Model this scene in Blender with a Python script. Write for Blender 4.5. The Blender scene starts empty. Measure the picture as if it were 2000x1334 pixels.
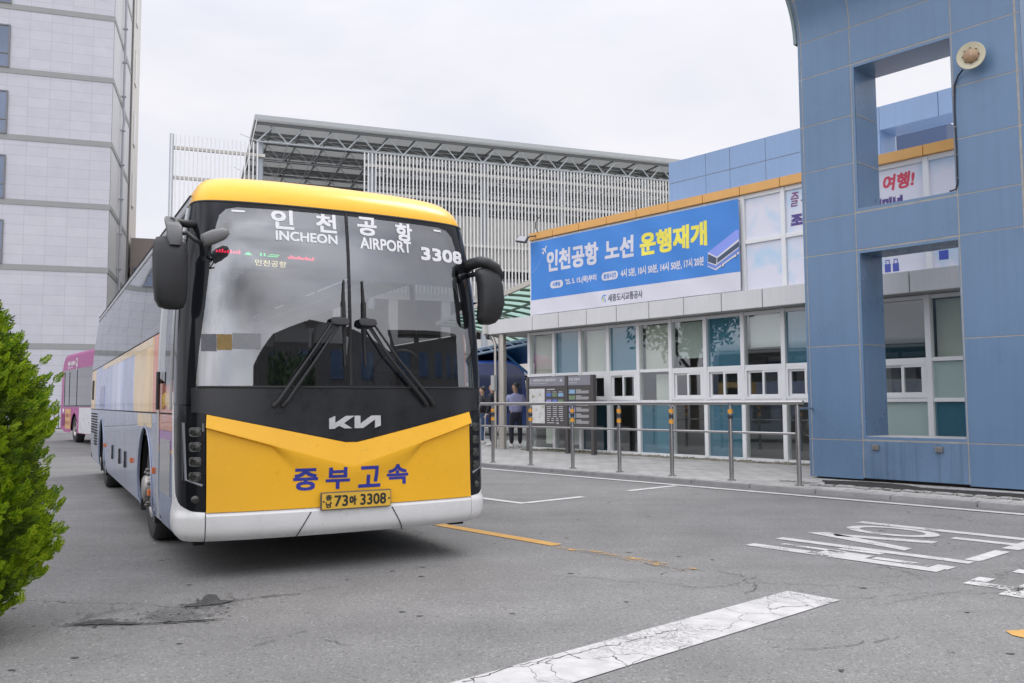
import bpy, bmesh, math, random
import numpy as np
from mathutils import Vector, Matrix
random.seed(7)
sc = bpy.context.scene
COL = sc.collection
R = math.radians

# ------------------------------------------------------------------ camera
PITCH, ROLL = math.atan(120/1680), 0.0055
fw = Vector((0, math.cos(PITCH), math.sin(PITCH)))
up0 = Vector((0, -math.sin(PITCH), math.cos(PITCH)))
r0 = Vector((1, 0, 0))
rt = r0*math.cos(ROLL) - up0*math.sin(ROLL)
up = up0*math.cos(ROLL) + r0*math.sin(ROLL)
cd = bpy.data.cameras.new('camera')
cam = bpy.data.objects.new('camera', cd)
COL.objects.link(cam)
cd.sensor_width = 36
cd.lens = 1680/2000*36
cd.clip_start, cd.clip_end = 0.05, 3000
cam.matrix_world = Matrix(((rt.x, up.x, -fw.x, 0), (rt.y, up.y, -fw.y, 0), (rt.z, up.z, -fw.z, 1.3), (0, 0, 0, 1)))
sc.camera = cam

# ------------------------------------------------------------------ sky, sun, exposure
SUN_EL, SUN_AZ = R(58), R(35)          # azimuth clockwise from +Y
w = bpy.data.worlds.new('World')
sc.world = w
w.use_nodes = True
nt = w.node_tree
nt.nodes.clear()
N = nt.nodes.new
out = N('ShaderNodeOutputWorld'); bg = N('ShaderNodeBackground')
sky = N('ShaderNodeTexSky'); sky.sky_type = 'NISHITA'; sky.sun_disc = False
sky.sun_elevation = SUN_EL; sky.sun_rotation = SUN_AZ
tc = N('ShaderNodeTexCoord')
sep = N('ShaderNodeSeparateXYZ'); nt.links.new(tc.outputs['Generated'], sep.inputs[0])
ov = N('ShaderNodeMapRange'); ov.inputs[1].default_value = 0.34; ov.inputs[2].default_value = 1.0
ov.inputs[3].default_value = 8.7; ov.inputs[4].default_value = 20.0; ov.interpolation_type = 'SMOOTHSTEP'
nt.links.new(sep.outputs[2], ov.inputs[0])
# glow added to the half of the sky behind the photographer, lifting camera-facing walls
dt = N('ShaderNodeVectorMath'); dt.operation = 'DOT_PRODUCT'; dt.inputs[1].default_value = Vector((-0.25, -0.80, 0.55)).normalized()
nt.links.new(tc.outputs['Generated'], dt.inputs[0])
bk_ = N('ShaderNodeMapRange'); bk_.inputs[1].default_value = 0.05; bk_.inputs[2].default_value = 0.9; bk_.inputs[3].default_value = 0.0; bk_.inputs[4].default_value = 7.0; bk_.interpolation_type = 'SMOOTHSTEP'
nt.links.new(dt.outputs['Value'], bk_.inputs[0])
n2 = N('ShaderNodeTexNoise'); n2.inputs['Scale'].default_value = 2.6; n2.inputs['Detail'].default_value = 4; n2.inputs['Roughness'].default_value = 0.45; n2.inputs['Distortion'].default_value = 0.2
mp2 = N('ShaderNodeMapping'); mp2.inputs['Scale'].default_value = (1.0, 1.0, 2.0); nt.links.new(tc.outputs['Generated'], mp2.inputs[0]); nt.links.new(mp2.outputs[0], n2.inputs['Vector'])
cl2 = N('ShaderNodeMapRange'); cl2.inputs[1].default_value = 0.33; cl2.inputs[2].default_value = 0.66; cl2.inputs[3].default_value = -0.25; cl2.inputs[4].default_value = 2.1; nt.links.new(n2.outputs[0], cl2.inputs[0])
bm_ = N('ShaderNodeMath'); bm_.operation = 'MULTIPLY'; nt.links.new(bk_.outputs[0], bm_.inputs[0]); nt.links.new(cl2.outputs[0], bm_.inputs[1])
sm = N('ShaderNodeMath'); sm.operation = 'ADD'; nt.links.new(ov.outputs[0], sm.inputs[0]); nt.links.new(bm_.outputs[0], sm.inputs[1])
# cloud deck: stretched noise on direction / height
mp = N('ShaderNodeMapping'); mp.inputs['Scale'].default_value = (1.0, 1.0, 2.6); mp.inputs['Rotation'].default_value = (0.15, 0.2, 0.4)
nt.links.new(tc.outputs['Generated'], mp.inputs[0])
n1 = N('ShaderNodeTexNoise'); n1.inputs['Scale'].default_value = 2.6; n1.inputs['Detail'].default_value = 7; n1.inputs['Roughness'].default_value = 0.5; n1.inputs['Distortion'].default_value = 0.35
nt.links.new(mp.outputs[0], n1.inputs['Vector'])
cr = N('ShaderNodeValToRGB')
cr.color_ramp.elements[0].position = 0.30; cr.color_ramp.elements[0].color = (0.835, 0.865, 0.985, 1)
cr.color_ramp.elements[1].position = 0.66; cr.color_ramp.elements[1].color = (1.065, 1.05, 1.09, 1)
nt.links.new(n1.outputs[0], cr.inputs[0])
mul = N('ShaderNodeMix'); mul.data_type = 'RGBA'; mul.blend_type = 'MULTIPLY'; mul.inputs[0].default_value = 1
nt.links.new(cr.outputs[0], mul.inputs[6]); nt.links.new(sm.outputs[0], mul.inputs[7])
mx = N('ShaderNodeMix'); mx.data_type = 'RGBA'; mx.inputs[0].default_value = 0.97
nt.links.new(sky.outputs[0], mx.inputs[6]); nt.links.new(mul.outputs[2], mx.inputs[7])
bg.inputs[1].default_value = 0.105
nt.links.new(mx.outputs[2], bg.inputs[0]); nt.links.new(bg.outputs[0], out.inputs[0])
sl = bpy.data.lights.new('sun', 'SUN'); sl.energy = 1.0; sl.angle = R(22); sl.color = (1, 0.965, 0.92)
so = bpy.data.objects.new('sun', sl); COL.objects.link(so)
sd = Vector((math.sin(SUN_AZ)*math.cos(SUN_EL), math.cos(SUN_AZ)*math.cos(SUN_EL), math.sin(SUN_EL)))
so.rotation_euler = (-sd).to_track_quat('-Z', 'Y').to_euler()
so.location = sd*60
sc.view_settings.view_transform = 'Standard'; sc.view_settings.look = 'None'
sc.view_settings.exposure = 0.0; sc.view_settings.gamma = 1.0
sc.cycles.use_denoising = True
sc.cycles.max_bounces = 8; sc.cycles.transparent_max_bounces = 16
sc.cycles.caustics_reflective = False; sc.cycles.caustics_refractive = False

# ------------------------------------------------------------------ frames: (origin, angle); terminal group taken from image pixels, then scaled about the camera
BUS = (Vector((-1.27, 6.89, 0)), R(29)); TERM = (Vector((0, 0, 0)), R(-49)); GND = TERM
LOUV = (Vector((0, 0, 0)), R(20.4)); TOW = (Vector((0, 0, 0)), R(18.2)); WORLD = (Vector((0, 0, 0)), 0.0)
U = 1.07
def tv(t, ww, z): return (t*U, ww*U, 1.3+(z-1.3)*U)  # scales a terminal point about the camera position

# ------------------------------------------------------------------ mesh builder
class MB:
    def __init__(s): s.v = []; s.f = []; s.mi = []; s.M = None; s.cur = 0
    def add(s, vs, fs):
        k = len(s.v)
        if s.M is not None: vs = [s.M @ Vector(p) for p in vs]
        s.v += [tuple(p) for p in vs]
        s.f += [tuple(i+k for i in f) for f in fs]; s.mi += [s.cur]*len(fs)
        return s
    def box(s, x0, x1, y0, y1, z0, z1):
        s.add([(x0,y0,z0),(x1,y0,z0),(x1,y1,z0),(x0,y1,z0),(x0,y0,z1),(x1,y0,z1),(x1,y1,z1),(x0,y1,z1)],
              [(0,3,2,1),(4,5,6,7),(0,1,5,4),(1,2,6,5),(2,3,7,6),(3,0,4,7)]); return s
    def quad(s, a, b, c, d): return s.add([a, b, c, d], [(0,1,2,3)])
    def bar(s, a, b, wx, wz=None, upv=(0,0,1)):          # rectangular bar from a to b
        a = Vector(a); b = Vector(b); wz = wz or wx
        d = (b-a).normalized(); u = Vector(upv)
        if abs(d.dot(u)) > 0.98: u = Vector((1,0,0))
        x = d.cross(u).normalized()*wx/2; y = x.cross(d).normalized()*wz/2
        vs = [a-x-y, a+x-y, a+x+y, a-x+y, b-x-y, b+x-y, b+x+y, b-x+y]
        return s.add(vs, [(0,3,2,1),(4,5,6,7),(0,1,5,4),(1,2,6,5),(2,3,7,6),(3,0,4,7)])
    def tube(s, pts, r, n=8, caps=True):
        pts = [Vector(p) for p in pts]; k = len(pts); rs = r if isinstance(r, (list, tuple)) else [r]*k
        vs = []; fs = []; prev = None
        for i, p in enumerate(pts):
            d = (pts[min(i+1,k-1)]-pts[max(i-1,0)]).normalized()
            if prev is None:
                u = Vector((0,0,1)) if abs(d.z) < 0.9 else Vector((1,0,0)); x = d.cross(u).normalized()
            else: x = (prev-d*prev.dot(d)).normalized()
            prev = x; y = d.cross(x)
            vs += [p+(x*math.cos(2*math.pi*j/n)+y*math.sin(2*math.pi*j/n))*rs[i] for j in range(n)]
        for i in range(k-1):
            for j in range(n): fs.append((i*n+j, i*n+(j+1)%n, (i+1)*n+(j+1)%n, (i+1)*n+j))
        if caps: fs.append(tuple(range(n))[::-1]); fs.append(tuple(range((k-1)*n, k*n)))
        return s.add(vs, fs)
    def lathe(s, prof, n=24, M=None):                   # prof [(r,z)] about local z
        vs = []; fs = []
        for r, z in prof: vs += [(r*math.cos(2*math.pi*j/n), r*math.sin(2*math.pi*j/n), z) for j in range(n)]
        for i in range(len(prof)-1):
            for j in range(n): fs.append((i*n+j, i*n+(j+1)%n, (i+1)*n+(j+1)%n, (i+1)*n+j))
        old = s.M
        if M is not None: s.M = M if old is None else old @ M
        s.add(vs, fs); s.M = old; return s
    def prism(s, poly, f, d):                           # poly 2D, f maps (u,v)->3D, extruded by vector d
        n = len(poly); a = [Vector(f(u, v)) for u, v in poly]; b = [p+Vector(d) for p in a]
        return s.add(a+b, [tuple(range(n)), tuple(range(2*n-1, n-1, -1))]+[(i, i+n, (i+1)%n+n, (i+1)%n) for i in range(n)])
    def loft(s, secs, n=20, p=4.0, caps=True):          # secs: (centre, ax, ay) superellipse sections
        vs = []; fs = []
        for c, ax, ay in secs:
            c, ax, ay = Vector(c), Vector(ax), Vector(ay)
            for j in range(n):
                t = 2*math.pi*j/n; ct, st = math.cos(t), math.sin(t)
                vs.append(c+ax*math.copysign(abs(ct)**(2/p), ct)+ay*math.copysign(abs(st)**(2/p), st))
        k = len(secs)
        for i in range(k-1):
            for j in range(n): fs.append((i*n+j, i*n+(j+1)%n, (i+1)*n+(j+1)%n, (i+1)*n+j))
        if caps: fs.append(tuple(range(n))[::-1]); fs.append(tuple(range((k-1)*n, k*n)))
        return s.add(vs, fs)
    def grid(s, P):                                     # P[i][j] points
        ni, nj = len(P), len(P[0]); vs = [p for row in P for p in row]
        return s.add(vs, [(i*nj+j, (i+1)*nj+j, (i+1)*nj+j+1, i*nj+j+1) for i in range(ni-1) for j in range(nj-1)])

FR = {}                                                 # object name -> (frame, local origin, scaled about the camera?)
def _mesh(name, mb, mats, org, term, smooth, bevel, fixn):
    me = bpy.data.meshes.new(name)
    vs = mb.v
    if term: vs = [tv(*p) for p in vs]
    ox, oy, oz = org
    me.from_pydata([(x-ox, y-oy, z-oz) for x, y, z in vs], [], mb.f)
    mats = mats if isinstance(mats, (list, tuple)) else [mats]
    for m in mats: me.materials.append(m)
    if len(mats) > 1: me.polygons.foreach_set('material_index', mb.mi)
    if bevel or fixn:
        bm = bmesh.new(); bm.from_mesh(me)
        if fixn: bmesh.ops.recalc_face_normals(bm, faces=bm.faces)
        if bevel:
            bmesh.ops.remove_doubles(bm, verts=bm.verts, dist=1e-5)
            es = [e for e in bm.edges if len(e.link_faces) == 2 and e.calc_face_angle(0) > R(35)]
            bmesh.ops.bevel(bm, geom=es, offset=bevel, segments=2, affect='EDGES', clamp_overlap=True)
        bm.to_mesh(me); bm.free()
    if smooth:
        me.polygons.foreach_set('use_smooth', [True]*len(me.polygons))
        me.set_sharp_from_angle(angle=R(smooth))
    me.update(); return me
def tag(o, label, cat=None, group=None, kind=None):
    if label: o['label'] = label
    if cat: o['category'] = cat
    if group: o['group'] = group
    if kind: o['kind'] = kind
def place(o, frame, org):
    O, a = frame
    o.location = O + Matrix.Rotation(a, 3, 'Z') @ Vector(org); o.rotation_euler = (0, 0, a)
def thing(name, label, cat, frame=WORLD, at=(0,0,0), group=None, term=False, kind=None):
    o = bpy.data.objects.new(name, None); COL.objects.link(o); o.empty_display_size = 0.2
    org = tv(*at) if term else at
    place(o, frame, org); tag(o, label, cat, group, kind); FR[o.name] = (frame, org, term); return o
def part(name, mb, mats, parent, smooth=0, bevel=0, label=None, fixn=False):
    fr, org, term = FR[parent.name]
    me = _mesh(name, mb, mats, org, term, smooth, bevel, fixn)
    o = bpy.data.objects.new(name, me); COL.objects.link(o); o.parent = parent
    FR[o.name] = (fr, org, term); tag(o, label); return o
def solo(name, mb, mats, label, cat, frame=WORLD, at=(0,0,0), group=None, term=False, kind=None, smooth=0, bevel=0, fixn=False):
    org = tv(*at) if term else at
    me = _mesh(name, mb, mats, org, term, smooth, bevel, fixn)
    o = bpy.data.objects.new(name, me); COL.objects.link(o); place(o, frame, org); tag(o, label, cat, group, kind)
    FR[o.name] = (frame, org, term); return o

# ------------------------------------------------------------------ text
_tc = {}
def glyphs(s, bold=0.0, res=3):
    key = (s, res)
    if key not in _tc:
        c = bpy.data.curves.new('t', 'FONT'); c.body = s; c.resolution_u = res
        o = bpy.data.objects.new('t', c); COL.objects.link(o)
        dg = bpy.context.evaluated_depsgraph_get(); dg.update()
        me = bpy.data.meshes.new_from_object(o.evaluated_get(dg))
        _tc[key] = ([(v.co.x, v.co.y) for v in me.vertices], [tuple(p.vertices) for p in me.polygons])
        bpy.data.objects.remove(o); bpy.data.curves.remove(c); bpy.data.meshes.remove(me)
    return _tc[key]
def text(mb, s, u0, u1, v0, v1, f, bold=0.0, dstep=0.0002, res=3, slant=0.0):
    """fit the string in the rectangle; f(u,v,d) -> point, d = distance out of the surface; bold = stroke growth in rectangle units"""
    vs, fs = glyphs(s, res=res)
    if not vs: return mb
    xs = [p[0] for p in vs]; ys = [p[1] for p in vs]
    ax, bx, ay, by = min(xs), max(xs), min(ys), max(ys)
    u0, u1, v0, v1 = u0+bold, u1-bold, v0+bold, v1-bold
    offs = [(0, 0)]
    if bold > 0: offs += [(bold*a, bold*c) for a, c in ((-1,-1),(1,-1),(1,1),(-1,1))]
    for k, (du, dv) in enumerate(offs):
        P = []
        for x, y in vs:
            v = v0+(y-ay)/(by-ay)*(v1-v0)
            P.append(f(u0+(x-ax)/(bx-ax)*(u1-u0)+du+slant*(v-v0), v+dv, k*dstep))
        mb.add(P, fs)
    return mb
def strokes(mb, polys, f, d=0.0):                       # convex flat polygons
    for p in polys: mb.add([f(u, v, d) for u, v in p], [tuple(range(len(p)))])
    return mb

# ------------------------------------------------------------------ materials
MATS = {}
def newmat(name):
    m = bpy.data.materials.new(name); m.use_nodes = True; nt = m.node_tree
    b = nt.nodes['Principled BSDF']; return m, nt, b
def _n(nt, typ, **kw):
    n = nt.nodes.new(typ)
    for k, v in kw.items():
        if k in n.inputs: n.inputs[k].default_value = v
        else: setattr(n, k, v)
    return n
def pm(name, col, rough=0.5, metal=0.0, coat=0.0, var=0.06, vs=2.5, bump=0.0, bs=60.0, spec=0.5, rvar=0.08, streak=0.0, emit=None, dirt=0.0):
    if name in MATS: return MATS[name]
    m, nt, b = newmat(name); L = nt.links.new
    b.inputs['Metallic'].default_value = metal; b.inputs['Specular IOR Level'].default_value = spec
    b.inputs['Coat Weight'].default_value = coat; b.inputs['Coat Roughness'].default_value = 0.04
    tc = _n(nt, 'ShaderNodeTexCoord')
    no = _n(nt, 'ShaderNodeTexNoise', Scale=vs, Detail=6.0, Roughness=0.6); L(tc.outputs['Object'], no.inputs['Vector'])
    mr = _n(nt, 'ShaderNodeMapRange'); mr.inputs[1].default_value = 0.3; mr.inputs[2].default_value = 0.7
    mr.inputs[3].default_value = 1-var; mr.inputs[4].default_value = 1+var; L(no.outputs[0], mr.inputs[0])
    fac = mr.outputs[0]
    if streak:
        mp = _n(nt, 'ShaderNodeMapping'); mp.inputs['Scale'].default_value = (14, 14, 0.35); L(tc.outputs['Object'], mp.inputs[0])
        ns = _n(nt, 'ShaderNodeTexNoise', Scale=1.0, Detail=4.0); L(mp.outputs[0], ns.inputs['Vector'])
        m2 = _n(nt, 'ShaderNodeMapRange'); m2.inputs[1].default_value = 0.45; m2.inputs[2].default_value = 0.75
        m2.inputs[3].default_value = 1.0; m2.inputs[4].default_value = 1-streak; L(ns.outputs[0], m2.inputs[0])
        mm = _n(nt, 'ShaderNodeMath', operation='MULTIPLY'); L(fac, mm.inputs[0]); L(m2.outputs[0], mm.inputs[1]); fac = mm.outputs[0]
    if dirt:
        nd = _n(nt, 'ShaderNodeTexNoise', Scale=vs*9, Detail=5.0); L(tc.outputs['Object'], nd.inputs['Vector'])
        m3 = _n(nt, 'ShaderNodeMapRange'); m3.inputs[1].default_value = 0.62; m3.inputs[2].default_value = 0.75
        m3.inputs[3].default_value = 1.0; m3.inputs[4].default_value = 1-dirt; L(nd.outputs[0], m3.inputs[0])
        mm = _n(nt, 'ShaderNodeMath', operation='MULTIPLY'); L(fac, mm.inputs[0]); L(m3.outputs[0], mm.inputs[1]); fac = mm.outputs[0]
    mul = _n(nt, 'ShaderNodeVectorMath', operation='SCALE'); mul.inputs[0].default_value = col[:3]; L(fac, mul.inputs['Scale'])
    L(mul.outputs[0], b.inputs['Base Color'])
    mr2 = _n(nt, 'ShaderNodeMapRange'); mr2.inputs[1].default_value = 0.3; mr2.inputs[2].default_value = 0.7
    mr2.inputs[3].default_value = max(0.02, rough-rvar); mr2.inputs[4].default_value = min(1, rough+rvar); L(no.outputs[0], mr2.inputs[0])
    L(mr2.outputs[0], b.inputs['Roughness'])
    if bump:
        nb = _n(nt, 'ShaderNodeTexNoise', Scale=bs, Detail=4.0); L(tc.outputs['Object'], nb.inputs['Vector'])
        bp = _n(nt, 'ShaderNodeBump', Strength=bump, Distance=0.01); L(nb.outputs[0], bp.inputs['Height']); L(bp.outputs[0], b.inputs['Normal'])
    if emit:
        b.inputs['Emission Color'].default_value = (*emit[:3], 1); b.inputs['Emission Strength'].default_value = emit[3]
    MATS[name] = m; return m
def glass(name, ior=1.9, tint=(0.7,0.75,0.75), film=None, filmfac=0.5, ripple=0.0):
    """thin pane: coated reflection over a tinted see-through (or filmed) body"""
    if name in MATS: return MATS[name]
    m, nt, b = newmat(name); L = nt.links.new; nt.nodes.remove(b)
    o = nt.nodes['Material Output']
    tr = _n(nt, 'ShaderNodeBsdfTransparent', Color=(*tint, 1)); gl = _n(nt, 'ShaderNodeBsdfGlossy', Roughness=0.015, Color=(0.96, 0.98, 1, 1))
    geo = _n(nt, 'ShaderNodeNewGeometry')
    fr = _n(nt, 'ShaderNodeFresnel', IOR=ior)
    body = tr.outputs[0]
    if film:
        df = _n(nt, 'ShaderNodeBsdfDiffuse', Color=(*film, 1)); mf = _n(nt, 'ShaderNodeMixShader', Fac=filmfac)
        L(tr.outputs[0], mf.inputs[1]); L(df.outputs[0], mf.inputs[2]); body = mf.outputs[0]
    ms = _n(nt, 'ShaderNodeMixShader'); L(fr.outputs[0], ms.inputs[0]); L(body, ms.inputs[1]); L(gl.outputs[0], ms.inputs[2])
    mb = _n(nt, 'ShaderNodeMixShader'); L(geo.outputs['Backfacing'], mb.inputs[0]); L(ms.outputs[0], mb.inputs[1]); L(body, mb.inputs[2])
    if ripple:
        tc = _n(nt, 'ShaderNodeTexCoord'); no = _n(nt, 'ShaderNodeTexNoise', Scale=1.3, Detail=1.0); L(tc.outputs['Object'], no.inputs['Vector'])
        bp = _n(nt, 'ShaderNodeBump', Strength=ripple, Distance=0.02); L(no.outputs[0], bp.inputs['Height']); L(bp.outputs[0], gl.inputs['Normal'])
    L(mb.outputs[0], o.inputs[0]); MATS[name] = m; return m
# ================================================================== ground materials
def asphalt(name='asphalt', base=0.187):
    m, nt, b = newmat(name); L = nt.links.new
    tc = _n(nt, 'ShaderNodeTexCoord')
    def noise(scale, det=5.0, a=0.3, c=0.7, lo=0.9, hi=1.1, rough=0.55, dist=0.0):
        n = _n(nt, 'ShaderNodeTexNoise', Scale=scale, Detail=det, Roughness=rough, Distortion=dist); L(tc.outputs['Object'], n.inputs['Vector'])
        r = _n(nt, 'ShaderNodeMapRange'); r.inputs[1].default_value = a; r.inputs[2].default_value = c
        r.inputs[3].default_value = lo; r.inputs[4].default_value = hi; L(n.outputs[0], r.inputs[0]); return r.outputs[0], n
    def mulm(a, c):
        q = _n(nt, 'ShaderNodeMath', operation='MULTIPLY'); L(a, q.inputs[0]); L(c, q.inputs[1]); return q.outputs[0]
    f, nbig = noise(0.22, 4.0, lo=0.86, hi=1.1)
    f2, _ = noise(1.7, 7.0, lo=0.9, hi=1.08); f = mulm(f, f2)
    f3, nf = noise(75.0, 3.0, a=0.32, c=0.68, lo=0.74, hi=1.24, rough=0.75); f = mulm(f, f3)
    mpz = _n(nt, 'ShaderNodeMapping'); mpz.inputs['Rotation'].default_value = (0, 0, R(49)); mpz.inputs['Scale'].default_value = (0.10, 1.5, 1); L(tc.outputs['Object'], mpz.inputs[0])
    nz = _n(nt, 'ShaderNodeTexNoise', Scale=1.0, Detail=4.0, Roughness=0.6); L(mpz.outputs[0], nz.inputs['Vector'])
    rz = _n(nt, 'ShaderNodeMapRange'); rz.inputs[1].default_value = .35; rz.inputs[2].default_value = .7; rz.inputs[3].default_value = 1.05; rz.inputs[4].default_value = .88; L(nz.outputs[0], rz.inputs[0]); f = mulm(f, rz.outputs[0])   # faint wheel tracks along the lane
    f4, _ = noise(26.0, 4.0, lo=0.86, hi=1.12, rough=0.8); f = mulm(f, f4)
    vo = _n(nt, 'ShaderNodeTexVoronoi', Scale=85.0); L(tc.outputs['Object'], vo.inputs['Vector'])
    sx = _n(nt, 'ShaderNodeSeparateXYZ'); L(vo.outputs['Color'], sx.inputs[0])
    sp = _n(nt, 'ShaderNodeMapRange'); sp.inputs[1].default_value = 0.90; sp.inputs[2].default_value = 1.0; sp.inputs[3].default_value = 1.0; sp.inputs[4].default_value = 1.5
    L(sx.outputs[0], sp.inputs[0]); f = mulm(f, sp.outputs[0])
    dk = _n(nt, 'ShaderNodeMapRange'); dk.inputs[1].default_value = 0.0; dk.inputs[2].default_value = 0.12; dk.inputs[3].default_value = 0.6; dk.inputs[4].default_value = 1.0
    L(sx.outputs[1], dk.inputs[0]); f = mulm(f, dk.outputs[0])
    # cracks: warped cell borders, only in scattered patches
    nd = _n(nt, 'ShaderNodeTexNoise', Scale=2.3, Detail=6.0, Roughness=0.7); L(tc.outputs['Object'], nd.inputs['Vector'])
    va = _n(nt, 'ShaderNodeVectorMath', operation='MULTIPLY_ADD'); L(nd.outputs['Color'], va.inputs[0]); va.inputs[1].default_value = (0.55, 0.55, 0.0); L(tc.outputs['Object'], va.inputs[2])
    def crack(scale, wdt, plo, phi, pscale):
        v = _n(nt, 'ShaderNodeTexVoronoi', Scale=scale, feature='DISTANCE_TO_EDGE'); L(va.outputs[0], v.inputs['Vector'])
        r = _n(nt, 'ShaderNodeMapRange'); r.inputs[1].default_value = 0.0; r.inputs[2].default_value = wdt; r.inputs[3].default_value = 1.0; r.inputs[4].default_value = 0.0; L(v.outputs['Distance'], r.inputs[0])
        pm_, _ = noise(pscale, 3.0, a=plo, c=phi, lo=0.0, hi=1.0); return mulm(r.outputs[0], pm_)
    c1 = crack(0.42, 0.005, 0.50, 0.62, 0.45)
    c2 = crack(1.5, 0.010, 0.57, 0.66, 0.5)
    mxm = _n(nt, 'ShaderNodeMath', operation='MAXIMUM'); L(c1, mxm.inputs[0]); L(c2, mxm.inputs[1])
    inv = _n(nt, 'ShaderNodeMapRange'); inv.inputs[3].default_value = 1.0; inv.inputs[4].default_value = 0.42; L(mxm.outputs[0], inv.inputs[0]); f = mulm(f, inv.outputs[0])
    sc_ = _n(nt, 'ShaderNodeVectorMath', operation='SCALE'); sc_.inputs[0].default_value = (base*1.01, base*0.995, base*0.965); L(f, sc_.inputs['Scale'])
    L(sc_.outputs[0], b.inputs['Base Color']); b.inputs['Roughness'].default_value = 0.88; b.inputs['Specular IOR Level'].default_value = 0.3
    bp = _n(nt, 'ShaderNodeBump', Strength=0.55, Distance=0.006); L(nf.outputs[0], bp.inputs['Height']); L(bp.outputs[0], b.inputs['Normal'])
    MATS[name] = m; return m
def paint(name, col, wear=0.3, crack=0.0, scale=1.2):
    if name in MATS: return MATS[name]
    m, nt, b = newmat(name); L = nt.links.new; tc = _n(nt, 'ShaderNodeTexCoord'); o = nt.nodes['Material Output']
    n1 = _n(nt, 'ShaderNodeTexNoise', Scale=scale, Detail=3.0); L(tc.outputs['Object'], n1.inputs['Vector'])
    n2 = _n(nt, 'ShaderNodeTexNoise', Scale=48.0, Detail=6.0, Roughness=0.75); L(tc.outputs['Object'], n2.inputs['Vector'])
    a = _n(nt, 'ShaderNodeMath', operation='MULTIPLY'); L(n1.outputs[0], a.inputs[0]); a.inputs[1].default_value = 0.8
    s = _n(nt, 'ShaderNodeMath', operation='ADD'); L(a.outputs[0], s.inputs[0]); L(n2.outputs[0], s.inputs[1])
    r = _n(nt, 'ShaderNodeMapRange'); t = 0.52+wear*0.75; r.inputs[1].default_value = t; r.inputs[2].default_value = t+0.05; L(s.outputs[0], r.inputs[0])
    fac = r.outputs[0]
    if crack:
        nd = _n(nt, 'ShaderNodeTexNoise', Scale=5.0, Detail=5.0); L(tc.outputs['Object'], nd.inputs['Vector'])
        va = _n(nt, 'ShaderNodeVectorMath', operation='MULTIPLY_ADD'); L(nd.outputs['Color'], va.inputs[0]); va.inputs[1].default_value = (0.22, 0.22, 0); L(tc.outputs['Object'], va.inputs[2])
        v = _n(nt, 'ShaderNodeTexVoronoi', Scale=3.6, feature='DISTANCE_TO_EDGE'); L(va.outputs[0], v.inputs['Vector'])
        r2 = _n(nt, 'ShaderNodeMapRange'); r2.inputs[1].default_value = 0.002; r2.inputs[2].default_value = 0.010; L(v.outputs['Distance'], r2.inputs[0])
        v3 = _n(nt, 'ShaderNodeTexVoronoi', Scale=24.0, feature='DISTANCE_TO_EDGE'); L(va.outputs[0], v3.inputs['Vector'])
        r3 = _n(nt, 'ShaderNodeMapRange'); r3.inputs[1].default_value = 0.0; r3.inputs[2].default_value = 0.10; L(v3.outputs['Distance'], r3.inputs[0])
        pk = _n(nt, 'ShaderNodeMapRange'); pk.inputs[1].default_value = 0.36; pk.inputs[2].default_value = 0.47; L(n1.outputs[0], pk.inputs[0])
        mx = _n(nt, 'ShaderNodeMath', operation='MAXIMUM'); r3.inputs[3].default_value = 0.55; L(r3.outputs[0], mx.inputs[0]); L(pk.outputs[0], mx.inputs[1])
        q = _n(nt, 'ShaderNodeMath', operation='MULTIPLY'); L(r2.outputs[0], q.inputs[0]); L(mx.outputs[0], q.inputs[1])
        q2 = _n(nt, 'ShaderNodeMath', operation='MULTIPLY'); L(q.outputs[0], q2.inputs[0]); L(fac, q2.inputs[1]); fac = q2.outputs[0]
    n3 = _n(nt, 'ShaderNodeTexNoise', Scale=9.0, Detail=5.0); L(tc.outputs['Object'], n3.inputs['Vector'])
    mr = _n(nt, 'ShaderNodeMapRange'); mr.inputs[1].default_value = .3; mr.inputs[2].default_value = .7; mr.inputs[3].default_value = 0.84; mr.inputs[4].default_value = 1.08; L(n3.outputs[0], mr.inputs[0])
    sc_ = _n(nt, 'ShaderNodeVectorMath', operation='SCALE'); sc_.inputs[0].default_value = col; L(mr.outputs[0], sc_.inputs['Scale']); L(sc_.outputs[0], b.inputs['Base Color'])
    b.inputs['Roughness'].default_value = 0.8
    tr = _n(nt, 'ShaderNodeBsdfTransparent'); mix = _n(nt, 'ShaderNodeMixShader'); L(fac, mix.inputs[0]); L(tr.outputs[0], mix.inputs[1]); L(b.outputs[0], mix.inputs[2]); L(mix.outputs[0], o.inputs[0])
    MATS[name] = m; return m
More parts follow.
